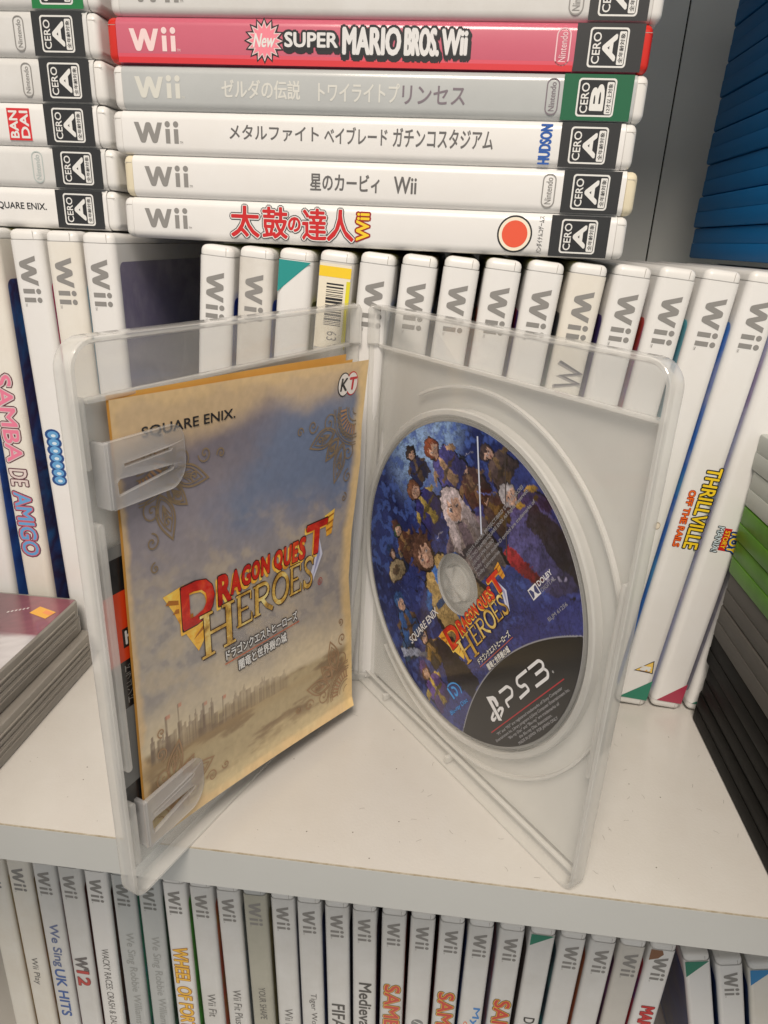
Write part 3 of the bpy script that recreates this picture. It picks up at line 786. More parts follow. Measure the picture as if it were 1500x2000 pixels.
def part(name, vf, m, mtx, parent=None, smooth=35, fixn=True):
    o = obj(name, vf[0], vf[1], m, parent or case, smooth=smooth)
    if fixn: fix(o)
    if parent is None or parent is case: o.matrix_local = mtx
    return o

def panel(mirror):
    """plate with a rim on three sides; hinge edge at x=0 (or mirrored)"""
    fx = (lambda x: PW - x) if mirror else (lambda x: x)
    oc = rrect(0, 0, PW, PH, [1.0, 5.5, 7.5, 1.0], 7)
    ii = rrect(1.4, 1.4, PW - 1.5, PH - 1.4, [.6, 4.2, 6.0, .6], 7)
    R = []
    for d, z in ((1.0, 0), (.3, .25), (0, .9), (0, 5.7), (.25, 6.0)): R.append([(fx(x), y, z) for x, y in inset(oc, d)])
    for d, z in ((-.2, 6.0), (0, 5.7), (.0, 1.9), (.5, 1.35), (1.1, 1.2)): R.append([(fx(x), y, z) for x, y in inset(ii, d)])
    return loft(R)

def ring3(cx, cy, r0, r1, z0, z1, n=96, b=.3):
    prof = [(r0, z0), (r0, z1 - b), (r0 + b, z1), (r1 - b, z1), (r1, z1 - b), (r1, z0)]
    V = []; F = []
    for i in range(n):
        a = 2 * math.pi * i / n
        V += [(cx + r * math.cos(a), cy + r * math.sin(a), z) for r, z in prof]
    k = len(prof)
    for i in range(n):
        j = (i + 1) % n
        for q in range(k - 1): F.append((i * k + q, j * k + q, j * k + q + 1, i * k + q + 1))
    return V, F

lp = part('cover_panel', panel(True), [CLR, CLE], ML)
rp = part('tray_panel', panel(False), [CLR, CLE], MR)
for o in (lp, rp):
    for p_ in o.data.polygons: p_.material_index = 0 if len(p_.vertices) > 4 else 1
# inner ribs of the cover side
part('rim_rib', slab(rrect(3.2, 48, 5.4, 126, 1.0, 4), 1.25, 5.2, .3), CLE, None, lp)
part('rim_rib', slab(rrect(2.2, 140, 4.2, 158, .9, 4), 1.25, 4.6, .3), CLE, None, lp)
part('rim_rib', slab(rrect(3.0, 12, 5.0, 36, .9, 4), 1.25, 5.0, .3), CLE, None, lp)
part('ledge', slab(rrect(6, 155.6, 134, 157.0, .4, 3), 1.25, 3.2, .2), CLE, None, lp)
part('ledge', slab(rrect(1.5, 155.4, 132, 156.8, .4, 3), 1.25, 3.0, .2), CLE, None, rp)
part('ledge', slab(rrect(1.5, 4.6, 132, 5.8, .4, 3), 1.25, 3.0, .2), CLE, None, rp)
part('rim_rib', slab(rrect(131.2, 46, 133.0, 112, .8, 4), 1.25, 5.2, .3), CLE, None, rp)
part('rim_tab', slab(rrect(20, 1.5, 22, 4.4, .4, 3), 1.25, 5.0, .2), CLE, None, rp)
part('rim_tab', slab(rrect(66, 1.5, 68, 4.4, .4, 3), 1.25, 5.0, .2), CLE, None, rp)
# disc well
DC = (63.25, 79.7)
part('disc_well', ring3(*DC, 60.9, 63.4, 1.25, 4.9, 128, .5), CLE, None, rp)
arc = []
for r0, r1, z1, a0, a1 in ((70.2, 71.4, 2.6, -132, -14), (70.2, 71.4, 2.6, 14, 118)):
    n = 60; V = []; F = []
    for i in range(n + 1):
        a = math.radians(a0 + (a1 - a0) * i / n)
        for r, z in ((r0, 1.25), (r0 + .2, z1), (r1 - .2, z1), (r1, 1.25)):
            x = min(DC[0] + r * math.cos(a), 131.4); x = max(x, 1.6)
            V.append((x, min(max(DC[1] + r * math.sin(a), 2.0), 154.6), z))
    for i in range(n):
        for q in range(3): F.append((i * 4 + q, (i + 1) * 4 + q, (i + 1) * 4 + q + 1, i * 4 + q + 1))
    arc.append((V, F))
part('well_step', merge(arc), CLE, None, rp)
# hub with folded petals
V = [(0, 0, 6.4)]; F = []
n = 48
for i in range(n):
    a = 2 * math.pi * i / n; f = .5 + .5 * math.cos(6 * a)
    V.append((6.9 * math.cos(a) * (1 - .10 * f), 6.9 * math.sin(a) * (1 - .10 * f), 5.2 - .9 * f))
for i in range(n):
    a = 2 * math.pi * i / n; V.append((7.4 * math.cos(a), 7.4 * math.sin(a), 1.2))
for i in range(n):
    j = (i + 1) % n; F.append((0, 1 + i, 1 + j)); F.append((1 + i, 1 + n + i, 1 + n + j, 1 + j))
part('disc_hub', ([(x + DC[0], y + DC[1], z) for x, y, z in V], F), clear_mat('hub_plastic', .28, (0.80, 0.80, 0.78), .15), None, rp, smooth=20)
# spine between the two sides, split in two lugs at the top
du = HR - HL; wS = float(np.linalg.norm(du)); du = du / wS
nS = np.array((-du[1], du[0], 0)); nS = -nS
MS = frame(HL + UP * .1, du, UP, np.cross(du, UP))
sp = part('spine', slab([(0.1, 0), (wS - .1, 0), (wS - .1, PH - 1)] + [(wS - .1 - 2.2 * k / 5, PH - 1 + math.sin(math.pi / 2 * k / 5)) for k in range(1, 6)]
          + [(wS / 2 + .9, PH - .6), (wS / 2 + .6, PH - 15), (wS / 2 - .6, PH - 15), (wS / 2 - .9, PH - .6), (2.3, PH), (.8, PH - .4), (.1, PH - 1.2)], -.1, 1.1, .05), CLE, MS, smooth=20)
for x in (1.2, wS - 1.2 - 4.6):
    part('hinge_lug', slab(rrect(x, PH - 15, x + 4.6, PH - .4, [.4, .4, 2.0, 2.0], 4), 1.15, 5.0, .6), CLE, None, sp)
part('hinge_knuckle', slab(rrect(1.5, .3, wS - 1.5, 4.0, .6, 3), 1.15, 4.4, .5), CLE, None, sp)
# paper insert folded round the outside, seen through the plastic
PAP = mat('paper_insert_white', (0.86, 0.855, 0.83), .6, 0, .05, 30)
def paper_edge(x0, x1, z0, z1, jag, seed):
    r = random.Random(seed); pts = [(x0, z0), (x1, z0)]
    if jag:
        y = z0
        while y < z1 - 6:
            y += r.uniform(3, 9); pts.append((x1 - r.choice([0, 0, .6, 1.8, 2.8]) * jag, min(y, z1 - 1)))
    pts += [(x1, z1), (x0, z1)]
    return pts
def sheet(pts, z):
    v, f = poly(pts); return [(x, y, z) for x, y in v], f
part('paper_insert', sheet(paper_edge(0.4, 131.6, 5.2, 155.6, 0, 2), -.22), PAP, None, rp, smooth=0)
part('paper_insert', sheet(paper_edge(4.0, 134.6, 5.2, 155.6, 0, 4), -.22), PAP, None, lp, smooth=0)
part('paper_insert', sheet([(.2, 5.2), (wS - .2, 5.2), (wS - .2, 155.6), (.2, 155.6)], -.28), PAP, None, sp, smooth=0)

# clips that hold the booklet
def holed(outline, holes, z0, z1):
    """flat shape with holes, extruded, filled by a 2D curve"""
    c = bpy.data.curves.new('c', 'CURVE'); c.dimensions = '2D'; c.fill_mode = 'BOTH'; c.extrude = (z1 - z0) / 2; c.bevel_depth = .18; c.bevel_resolution = 1; c.offset = -.18
    for pts in [outline] + holes:
        s = c.splines.new('POLY'); s.points.add(len(pts) - 1)
        for q, p in zip(s.points, pts): q.co = (p[0], p[1], 0, 1)
        s.use_cyclic_u = True
    o = bpy.data.objects.new('c', c); COL.objects.link(o)
    me = bpy.data.meshes.new_from_object(o.evaluated_get(bpy.context.evaluated_depsgraph_get()))
    V = [(v.co.x, v.co.y, v.co.z + (z0 + z1) / 2) for v in me.vertices]; F = [tuple(p.vertices) for p in me.polygons]
    bpy.data.objects.remove(o); bpy.data.curves.remove(c); bpy.data.meshes.remove(me)
    return V, F
def arch(vf, x0):
    return [(x, y, z + .9 * math.sin(min(1, max(0, (x - x0) / 24)) * math.pi)) for x, y, z in vf[0]], vf[1]
clipA = arch(holed(rrect(7.6, 128.6, 34.4, 146.4, [.6, 6.5, 5.0, .6], 8), [[(12, 139.2), (28.6, 139.6), (29.2, 140.1), (28.6, 140.6), (12, 140.1)], [(9.8, 132.0), (28.4, 134.2), (29.2, 134.8), (28.6, 135.4), (10.4, 136.4), (9.6, 135.6)]], 5.2, 6.3), 8)
clipB = arch(holed(rrect(7.6, 16.0, 33.0, 34.2, [.6, 6.5, 5.0, .6], 8), [[(9.6, 27.6), (27.4, 28.6), (28.2, 29.2), (27.4, 29.8), (9.6, 28.8)], [(9.4, 20.4), (27.2, 23.4), (28.2, 24.0), (27.4, 24.7), (10.4, 26.2), (9.2, 25.6)]], 5.2, 6.3), 8)
for cl, y0, y1 in ((clipA, 128.6, 146.4), (clipB, 16.0, 34.2)):
    c = part('booklet_clip', cl, CLT, None, lp)
    part('clip_root', slab(rrect(6.9, y0 + .2, 8.4, y1 - .2, .4, 3), 1.25, 6.2, .25), CLT, None, c)

# ------------------------------------------------------------------ noise for printed pictures
def vnoise(x, y, seed):
    r = np.random.RandomState(seed); g = r.rand(64, 64)
    xi = np.floor(x).astype(int); yi = np.floor(y).astype(int); fx = x - xi; fy = y - yi
    fx = fx * fx * (3 - 2 * fx); fy = fy * fy * (3 - 2 * fy)
    G = lambda a, b: g[a % 64, b % 64]
    return (G(xi, yi) * (1 - fx) + G(xi + 1, yi) * fx) * (1 - fy) + (G(xi, yi + 1) * (1 - fx) + G(xi + 1, yi + 1) * fx) * fy
def fbm(x, y, seed, o=5):
    s = 0; a = .5; t = 0
    for k in range(o): s = s + a * vnoise(x, y, seed + k); t += a; a *= .55; x = x * 2.03 + 7.1; y = y * 2.03 + 3.7
    return s / t
def sm(a, b, x):
    t = np.clip((x - a) / (b - a), 0, 1); return t * t * (3 - 2 * t)
def over(c, col, m): return c * (1 - m[:, None]) + np.array(col)[None, :] * m[:, None]
def set_paint(o, c):
    at = o.data.attributes.get('paint') or o.data.attributes.new('paint', 'FLOAT_COLOR', 'POINT')
    at.data.foreach_set('color', np.concatenate([np.clip(c, 0, 1), np.ones((len(c), 1))], 1).astype(np.float32).ravel())

def foil(name, cols, scale=90):
    if name in MATS: return MATS[name]
    global hi
    keep = hi; hi = lambda q: ph(*q)
    m = art_mat(name, cols, scale); hi = keep
    return m
# title lettering shared by booklet and disc: x 0..100 across
SERIF = {
 'H': [((.16, 0), (.16, 1), .17), ((.84, 0), (.84, 1), .17), ((.16, .52), (.84, .52), .07)],
 'E': [((.18, 0), (.18, 1), .19), ((.18, .965), (.92, .965), .07), ((.18, .5), (.74, .5), .07), ((.18, .035), (.96, .035), .07)],
 'R': [((.18, 0), (.18, 1), .19)], 'O': [], 'S': []}
def serif_shapes(ch):
    out = [ribbon([a, b], w) for a, b, w in SERIF[ch]]
    if ch == 'H':
        for x in (.16, .84):
            for y in (.03, .97): out.append(rect2(x - .2, y - .03, x + .2, y + .03))
    if ch == 'E':
        out.append(rect2(.0, .0, .3, .06)); out.append(rect2(.0, .94, .3, 1.0)); out.append(poly([(.86, .72), (.95, .72), (.95, 1), (.9, 1)])); out.append(poly([(.9, 0), (.99, 0), (.99, .3), (.94, .3)]))
    if ch == 'R':
        out.append(rect2(.0, .0, .36, .06)); out.append(rect2(.0, .94, .3, 1.0))
        out.append(ribbon([(.18, .965)] + [(.55 + .28 * math.cos(a), .735 + .23 * math.sin(a)) for a in [math.radians(90 - 180 * k / 10) for k in range(11)]] + [(.18, .505)], .11))
        out.append(ribbon([(.46, .5), (.72, .2), (1.06, .0)], .15))
    if ch == 'O':
        out.append(ribbon([(.5 + .42 * math.cos(a), .5 + .46 * math.sin(a)) for a in [2 * math.pi * k / 28 for k in range(28)]], .15, True))
    if ch == 'S':
        pts = [(.84, .78), (.74, .92), (.5, .96), (.26, .9), (.2, .74), (.32, .6), (.66, .42), (.8, .26), (.7, .09), (.46, .03), (.24, .09), (.14, .26)]
        out.append(ribbon(fillet(pts, .1, 3), .14)); out.append(poly([(.80, .7), (.89, .7), (.9, 1.0), (.84, .96)])); out.append(poly([(.09, .3), (.16, .3), (.15, 0), (.08, .02)]))
    return out
def quest_logo(d, T, base=1):
    """T maps logo units to the sheet"""
    W = lambda vf: ([T(x, y) for x, y in vf[0]], vf[1])
    gold = foil('carved_gold', [(190, 120, 30), (236, 178, 60), (250, 214, 110)], 140); gd = ink(168, 104, 30); red = foil('carved_red', [(150, 16, 14), (196, 36, 22), (224, 84, 36)], 110); dk = ink(58, 26, 16)
    letters = [('D', 4, 5.0, 22.5, 22), ('R', 24.5, 7.5, 32.5, 19.5), ('A', 32, 9.5, 38.5, 19), ('G', 39, 10.5, 44.6, 18.8), ('O', 45.2, 11, 50.6, 18.8), ('N', 51.4, 11, 57, 19),
               ('Q', 60, 10, 66, 18.8), ('U', 66.8, 10.4, 72, 18.8), ('E', 72.8, 10.2, 77, 19), ('S', 77.6, 9.8, 82.6, 19.6), ('T', 82.5, 9.5, 98.5, 23.5)]
    d.add(W(poly([(-5, 21.5), (6, 22.5), (8, 8), (18, 4), (15, -3), (12, -6), (4, 6), (0, 14)])), gold, base + .1)
    for k in range(5): d.add(W(poly([(-4 + 3.4 * k, 18 - 4.6 * k), (-2.2 + 3.4 * k, 19.4 - 4.6 * k), (5 + 2.6 * k, 17 - 3.4 * k), (5 + 2.6 * k, 15.4 - 3.4 * k)])), gd, base + .25 + .02 * k)
    d.add(W(poly([(96, 24.5), (103.5, 26), (102.5, 15.5), (98.5, 15)])), gold, base + .1)
    for k in range(3): d.add(W(poly([(98, 23.6 - 2.8 * k), (103.2, 24.4 - 2.8 * k), (103, 23.6 - 2.8 * k), (98, 22.6 - 2.8 * k)])), gd, base + .25 + .02 * k)
    d.add(W(poly([(91, 20), (96, 8), (88, -4), (85, -3), (90, 8)])), ink(206, 208, 226), base + .5)
    d.add(W(poly([(92.5, 17), (94, 8), (88.6, -1), (91.6, 8)])), ink(150, 154, 190), base + .6)
    for ch, x0, y0, x1, y1 in letters:
        bx = (x0, y0, x1, y1)
        d.halo(ch, (x0 - .9, y0 - 1.1, x1 - .9, y1 - 1.1), gold, base + .7, .35, 0, .03, 6, T); d.halo(ch, bx, dk, base + 1.2, .4, 0, .03, 8, T); d.text(ch, bx, red, base + 2.0, .06, pre=T)
    for ch, x0, y0, x1, y1 in (('H', 14, -10.5, 33, 7.5), ('E', 35, -5.5, 45, 8), ('R', 46, -5, 58, 8.2), ('O', 58.5, -4.6, 70.5, 8.6), ('E', 71, -4.0, 79.5, 9.0), ('S', 80.5, -4.2, 89.5, 9.6)):
        for i, vf in enumerate(serif_shapes(ch)):
            q = lambda dx, dy: ([T(x0 + (x1 - x0) * x + dx, y0 + (y1 - y0) * y + dy) for x, y in vf[0]], vf[1])
            d.add(q(.55, -.55), dk, base + 2.4 + .07 * i); d.add(q(-.4, .4), dk, base + 2.4 + .07 * i + .03)
            d.add(q(0, 0), foil('gilt', [(120, 84, 30), (204, 164, 76), (244, 222, 150)], 160), base + 3.2 + .07 * i)
    for s, x0, y0, x1, y1 in (('ドラゴンクエストヒーローズ', 27, -16.8, 76, -12.2), ('闇竜と世界樹の城', 34, -24.5, 67, -19.6)):
        d.halo(s, (x0, y0, x1, y1), ink(44, 36, 40), base + 1.5, .5, 0, 0, 8, T); d.text(s, (x0, y0, x1, y1), WINK, base + 2.1, .03, pre=T)
    d.add(W(rect2(26, -18.4, 77, -17.9)), ink(190, 96, 60), base + 2)

# ------------------------------------------------------------------ the booklet
EZ = np.array([7.9, 10.7, 45.3, 68.6, 87.9, 115.5, 129.8, 153.5]); EA = np.array([25.2, 23.4, 22.2, 25.6, 24.2, 18.8, 18.6, 14.8]); EN = np.array([22, 20, 18, 18, 18, 18, 18, 18.])
def bk_pt(u, w, off=0.0, k=1.0):
    zl = 13.5 + w * 142.2; zr = EZ[0] + w * (EZ[-1] - EZ[0])
    al = 125.9 - 2.9 * np.clip(w / .75, 0, 1)
    ar = np.interp(zr, EZ, EA); nr = np.interp(zr, EZ, EN) * k + (1 - k) * 4
    a = al + (ar - al) * u; z = zl + (zr - zl) * u
    n = 3.6 + (nr - 3.6) * np.maximum(u, 0) ** 1.25 + .9 * np.sin(u * 9) * np.clip(w - .75, 0, 1) * 1.5
    return PW - a, z, n + off
BW, BH = 112.0, 141.0
book = thing('booklet', 'parchment coloured instruction booklet with red dragon-lettered title, held in the open case', 'booklet', ML)
nx, ny = 240, 300
uu, ww = np.meshgrid(np.linspace(0, 1, nx + 1), np.linspace(0, 1, ny + 1))
U, Wv = uu.ravel(), ww.ravel()
F = [(j * (nx + 1) + i, j * (nx + 1) + i + 1, (j + 1) * (nx + 1) + i + 1, (j + 1) * (nx + 1) + i) for j in range(ny) for i in range(nx)]
cov = obj('front_cover', np.stack(bk_pt(U, Wv), 1).tolist(), F, paint_mat('booklet_print', .38, .15), book, smooth=60)
X, Y = U * BW, Wv * BH
n1 = fbm(X * .05, Y * .06, 11, 6); n2 = fbm(X * .11 + Y * .05, Y * .14, 31, 6); n3 = fbm(X * .6, Y * .6, 51, 3)
bpc = lambda *c: np.array(ph(*c, ref=lin((196, 196, 196))[0]))
c = np.tile(bpc(150, 140, 128), (len(X), 1))
c = over(c, bpc(122, 116, 124), sm(.45, .75, Wv) * 1.0)
c = over(c, bpc(90, 106, 134), sm(.52, .75, Wv + .25 * (n1 - .5)) * sm(.25, .55, U + .4 * (n1 - .5)) * sm(1.02, .84, Wv) * .95)
c = over(c, bpc(104, 96, 104), sm(.74, .9, Wv) * sm(.62, .35, U + .3 * (n1 - .5)) * .8)
c = over(c, bpc(166, 150, 124), sm(.50, .64, n2) * sm(.76, .55, Wv) * sm(.2, .4, Wv) * .55)
c = over(c, bpc(108, 108, 116), sm(.47, .36, n2) * sm(.7, .55, Wv) * sm(.22, .42, Wv) * .5)
c = over(c, bpc(196, 178, 140), sm(.40, .22, Wv + .15 * (n1 - .5)) * .75)
hz = .235 + .06 * np.sin(U * 3) * 0 + .03 * (n1 - .5) - .03 * U
c = over(c, bpc(158, 140, 102), sm(.012, -.012, Wv - hz))
c = over(c, bpc(112, 88, 58), sm(.012, -.012, Wv - hz) * sm(.50, .66, fbm(X * .05, Y * .22, 71, 5)) * .8)
c = over(c, bpc(192, 172, 124), sm(.10, .02, Wv + .06 * (n2 - .5)) * .8)
edge = np.minimum.reduce([U * BW * 1.6, (1 - U) * BW, (1 - Wv) * BH * 1.1, Wv * BH]) + 7 * (n2 - .5)
c = over(c, bpc(192, 160, 108), sm(5.0, 0.5, edge) * .8)
c = over(c, bpc(214, 176, 108), sm(8, 2.5, (1 - U) * BW + 4 * (n2 - .5)) * .75)
top = sm(.905, .985, Wv + .08 * (n1 - .5) + .045 * (1 - U))
c = over(c, bpc(200, 168, 112), top * .7)
g_ = c.mean(1)[:, None]; c = (g_ + (c - g_) * .82) * (0.89 + .22 * n3)[:, None]
set_paint(cov, c)
# inner pages behind the cover
for nm, off, k, du_, dz in (('inner_pages', -.5, .55, 0, -.6), ('inner_pages', -.9, .38, 0, 1.0)):
    g = [(bk_pt(u, w, off, k)) for w in np.linspace(0, 1, 24) for u in np.linspace(0, 1, 24)]
    pg_ = obj(nm, [(x, z + dz, n) for x, z, n in g], [(j * 24 + i, j * 24 + i + 1, (j + 1) * 24 + i + 1, (j + 1) * 24 + i) for j in range(23) for i in range(23)], mat('page_parchment', ph(222, 170, 84), .5, 0, .4, 60), book, smooth=60)
bfn = lambda x, y, l: tuple(float(q) for q in bk_pt(np.float64(x / BW), np.float64(y / BH), .10 + .07 * l))
# castle on the horizon
r = random.Random(12)
haze_ = .55
def wash(x0, y0, x1, y1, col, al):
    global c
    m = ((X > x0) & (X < x1) & (Y > y0) & (Y < y1)) * al
    c = over(c, bpc(*col), m * (.6 + .8 * n3))
x = 4.0
while x < 70:
    w_ = r.uniform(.9, 2.8); h_ = (6.5 - abs(x - 24) * .075) * r.uniform(.3, 1.3); y0 = 31.5 - x * .045
    al = .75 - .006 * x; col = r.choice([(110, 94, 78), (128, 112, 92), (98, 84, 72), (140, 124, 102)])
    wash(x, y0 - 3.0, x + w_, y0 + h_, col, al); wash(x, y0 - 3, x + w_ * .4, y0 + h_ * .96, (92, 78, 66), al * .6)
    if r.random() < .4:
        for k in range(8): wash(x + w_ * .5 - w_ * .5 * (1 - k / 8), y0 + h_ + k * .42, x + w_ * .5 + w_ * .5 * (1 - k / 8), y0 + h_ + k * .42 + .43, (104, 88, 78), al)
    x += w_ * r.uniform(.7, 1.15)
for x, h_ in ((10.5, 13), (16, 15), (27, 9.5), (36, 8)):
    wash(x, 30, x + .8, 30 + h_, (100, 84, 72), .7); wash(x + .6, 28.6 + h_, x + 2.2, 30 + h_, (168, 92, 72), .6)
c = over(c, bpc(140, 118, 84), sm(30.5, 27.5, Y + .045 * X + 2 * (n2 - .5)) * sm(20, 28, Y) * .55)
set_paint(cov, c)
bfn = lambda x, y, l: tuple(float(q) for q in bk_pt(np.float64(x / BW), np.float64(y / BH), .10 + .07 * l))
# corner filigree
def spiral(cx, cy, r0, turns, a0, sgn=1, n=26):
    return [(cx + r0 * (1 - k / n) * math.cos(a0 + sgn * turns * 2 * math.pi * k / n), cy + r0 * (1 - k / n) * math.sin(a0 + sgn * turns * 2 * math.pi * k / n)) for k in range(n + 1)]
def leafp(d, T, cx, cy, L, wd, ang, m):
    ca, sa = math.cos(ang), math.sin(ang)
    P = lambda u, v: T(cx + u * ca - v * sa, cy + u * sa + v * ca)
    for q, (k, w) in enumerate(((1, .62), (.74, .4))):
        pr = [(L * (.08 * (1 - k) * 4 + k * j / 14), k * wd * math.sin(math.pi * (j / 14) ** .85)) for j in range(15)]
        d.add(ribbon([P(*p) for p in pr] + [P(p[0], -p[1]) for p in reversed(pr[1:-1])], w, True), m, 1 + .4 * q)
    for j in range(5):
        v = -.5 + .25 * j; d.add(ribbon([P(L * .22, 0), P(L * (.62 - .25 * abs(v)), wd * v)], .32), m, 1.9 + .04 * j)
orn = ink(134, 116, 90); orn2 = ink(158, 126, 94)
for sx, sy, ox, oy in ((-1, -1, 107, 125), (-1, 1, 108, 8), (1, -1, 7, 125), (1, 1, 5, 6)):
    T = lambda x, y: (ox + sx * x * 1.12, oy + sy * y * 1.12)
    d = Deck(bfn)
    mm = orn if sy < 0 else orn2
    for q, rr in enumerate((4.2, 5.4, 8.6, 9.6)):
        d.add(ribbon([T(rr * math.cos(a), rr * math.sin(a)) for a in [math.radians(-8 + 106 * k / 18) for k in range(19)]], .45), mm, 1 + .15 * q)
    for j in range(9):
        a = math.radians(2 + 86 * j / 8); d.add(ribbon([T(5.5 * math.cos(a), 5.5 * math.sin(a)), T(8.5 * math.cos(a), 8.5 * math.sin(a))], .75), ink(164, 126, 92), 1.7)
    for (cx, cy, r0, t_, a0, s_) in ((14, 3.2, 3.2, 1.6, 3.1, 1), (3.2, 14, 3.2, 1.6, -1.57, -1), (22, 3.0, 2.4, 1.5, 3.1, -1), (2.6, 22, 2.4, 1.5, -1.57, 1), (28, 4, 1.6, 1.4, 3, 1), (3.2, 29, 1.6, 1.4, -1.5, -1), (12, 12, 2.0, 1.4, .8, 1), (18, 8, 1.5, 1.4, 1.8, 1), (8, 18, 1.5, 1.4, 0, -1)):
        d.add(ribbon([T(*p) for p in spiral(cx, cy, r0, t_, a0, s_)], .46), mm, 2.0)
    leafp(d, T, 10.5, 6.0, 13, 2.9, .28, mm); leafp(d, T, 6.0, 10.5, 13, 2.9, 1.29, mm); leafp(d, T, 8.6, 8.6, 9, 2.2, .785, mm)
    for q, rr in enumerate((2.0, 11.2, 12.0)):
        d.add(ribbon([T(rr * math.cos(a), rr * math.sin(a)) for a in [math.radians(-4 + 98 * k / 18) for k in range(19)]], .34), mm, 2.6 + .15 * q)
    for j in range(8):
        a = math.radians(8 + 74 * j / 7); d.add(ribbon([T(9.7 * math.cos(a) + .75 * math.cos(t), 9.7 * math.sin(a) + .75 * math.sin(t)) for t in [k * 1.047 for k in range(6)]], .3, True), mm, 3.1)
    d.build('filigree_print', book)
d = Deck(bfn)
d.text('SQUARE ENIX.', (9.2, 129.4, 44.6, 132.8), BLACK, 1, .022)
d.build('publisher_mark', book)
d = Deck(bfn)
for cx, m in ((97.8, BLACK), (102.6, RED)):
    d.add(disc2(cx, 133.8, 3.5, 32, 4.1), m, 1 if m is BLACK else 1.3)
for cx, l in ((97.8, 2), (102.6, 2.2)): d.add(disc2(cx, 133.8, 3.1, 32, 3.7), ink(226, 220, 214), l)
d.text('K', (95.9, 131.6, 99.9, 136.0), BLACK, 3.4, .04, skew=.15); d.text('T', (100.6, 131.6, 105, 136.0), ink(190, 34, 44), 3.4, .05, skew=.1)
d.build('round_mark', book)
d = Deck(bfn)
ca, sa = math.cos(math.radians(2.0)), math.sin(math.radians(2.0))
def TB(x, y):
    X_, Y_ = x * .79 + 3.5, y * .86 + 1.2
    return (14.0 + X_ * ca - Y_ * sa, 63.0 + X_ * sa + Y_ * ca)
quest_logo(d, TB)
d.text('R', (91.6, 62.4, 92.8, 64.0), ink(176, 60, 50), 2); d.add(ribbon([(92.2 + 1.3 * math.cos(a), 63.2 + 1.4 * math.sin(a)) for a in [k * .52 for k in range(12)]], .25, True), ink(176, 60, 50), 2)
d.build('title', book)

# advertising leaflet tucked behind the booklet
leaf = thing('insert_leaflet', 'black and orange leaflet showing behind the booklet at the outer edge', 'leaflet', ML)
LK = mat('leaflet_black', (0.012, 0.012, 0.012), .35, .4); LG = mat('leaflet_grey', (0.20, 0.20, 0.19), .5); LO = mat('leaflet_orange', (0.72, 0.055, 0.008), .4, .3)
d = Deck(lambda x, y, l: (x, y, 2.0 + .05 * l))
d.add(rect2(4.2, 28, 80, 117), LG, 0)
d.build('sheet', leaf)
d = Deck(lambda x, y, l: (x, y, 2.0 + .05 * l))
d.add(rect2(4.2, 66.5, 80, 82.0), LK, 1); d.add(rect2(4.2, 103.5, 80, 113.5), LK, 1); d.add(rect2(4.2, 82.0, 80, 103.5), LO, 1); d.add(rect2(4.2, 28, 80, 40), LK, 1)
d.add(rect2(9.6, 86, 16, 92), LK, 2); d.text('h', (10.4, 86.8, 12.4, 91.2), WINK, 3, .05)
for k in range(5): d.text('ドラゴン'[k % 4], (9.2, 78.4 - k * 2.6, 11.2, 80.4 - k * 2.6), ink(150, 146, 140), 2)
d.build('print', leaf)

# ------------------------------------------------------------------ the disc
disc = thing('game_disc', 'dark blue printed game disc seated in the right half of the open case', 'disc', MR @ Matrix.Translation((DC[0] * MM, DC[1] * MM, 0)))
ROT = math.radians(55.5); cR, sR = math.cos(ROT), math.sin(ROT)
nr_, na = 190, 760
rad = np.linspace(11.6, 58.9, nr_ + 1); ang = np.linspace(0, 2 * np.pi, na, endpoint=False)
RR, AA = np.meshgrid(rad, ang, indexing='ij')
PX, PY = (RR * np.cos(AA)).ravel(), (RR * np.sin(AA)).ravel()
F = [(i * na + j, (i + 1) * na + j, (i + 1) * na + (j + 1) % na, i * na + (j + 1) % na) for i in range(nr_) for j in range(na)]
dl = obj('label_print', np.stack([PX, PY, np.full_like(PX, 4.26)], 1).tolist(), F, paint_mat('disc_print', .28, .6), disc, smooth=0)
x = PX * cR + PY * sR; y = -PX * sR + PY * cR        # upright frame of the label
wx = x + 2.2 * (fbm(x * .7, y * .7, 205, 4) - .5) + 3.0 * (fbm(x * .17, y * .17, 5, 6) - .5); wy = y + 2.2 * (fbm(x * .7 + 5, y * .7, 215, 4) - .5) + 3.0 * (fbm(x * .17 + 9, y * .17, 15, 6) - .5)
dp = lambda *c: np.array(ph(*c, ref=lin((206, 206, 206))[0]))
nA = fbm(x * .09, y * .09, 40, 6); nB = fbm(x * .33, y * .33, 60, 5); nC = fbm(x * .9, y * .9, 80, 3)
c = np.tile(dp(44, 56, 112), (len(x), 1))
c = over(c, dp(28, 36, 84), sm(.40, .60, nA)); c = over(c, dp(70, 92, 160), sm(.56, .7, nB) * .6)
c = over(c, dp(150, 182, 222), sm(24, 8, np.hypot((wx - 24) * .7, wy - 48)) * .95)
c = over(c, dp(66, 92, 158), sm(.5, .62, nB) * sm(20, 34, wy) * .8)
c = over(c, dp(58, 62, 120), sm(-18, -32, y) * .6)
def blob(cx, cy, rx, ry, rot, col, soft=.3, wob=1.0):
    global c
    a = math.radians(rot); X_ = (wx * wob + x * (1 - wob)) - cx; Y_ = (wy * wob + y * (1 - wob)) - cy
    q = np.hypot((X_ * math.cos(a) + Y_ * math.sin(a)) / rx, (-X_ * math.sin(a) + Y_ * math.cos(a)) / ry)
    col = tuple(v * .84 + 8 for v in col)
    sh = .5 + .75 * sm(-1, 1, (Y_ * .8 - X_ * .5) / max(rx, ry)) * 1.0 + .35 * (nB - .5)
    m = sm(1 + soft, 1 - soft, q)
    c = c * (1 - m[:, None]) + (np.array(dp(*col))[None, :] * sh[:, None]) * m[:, None]
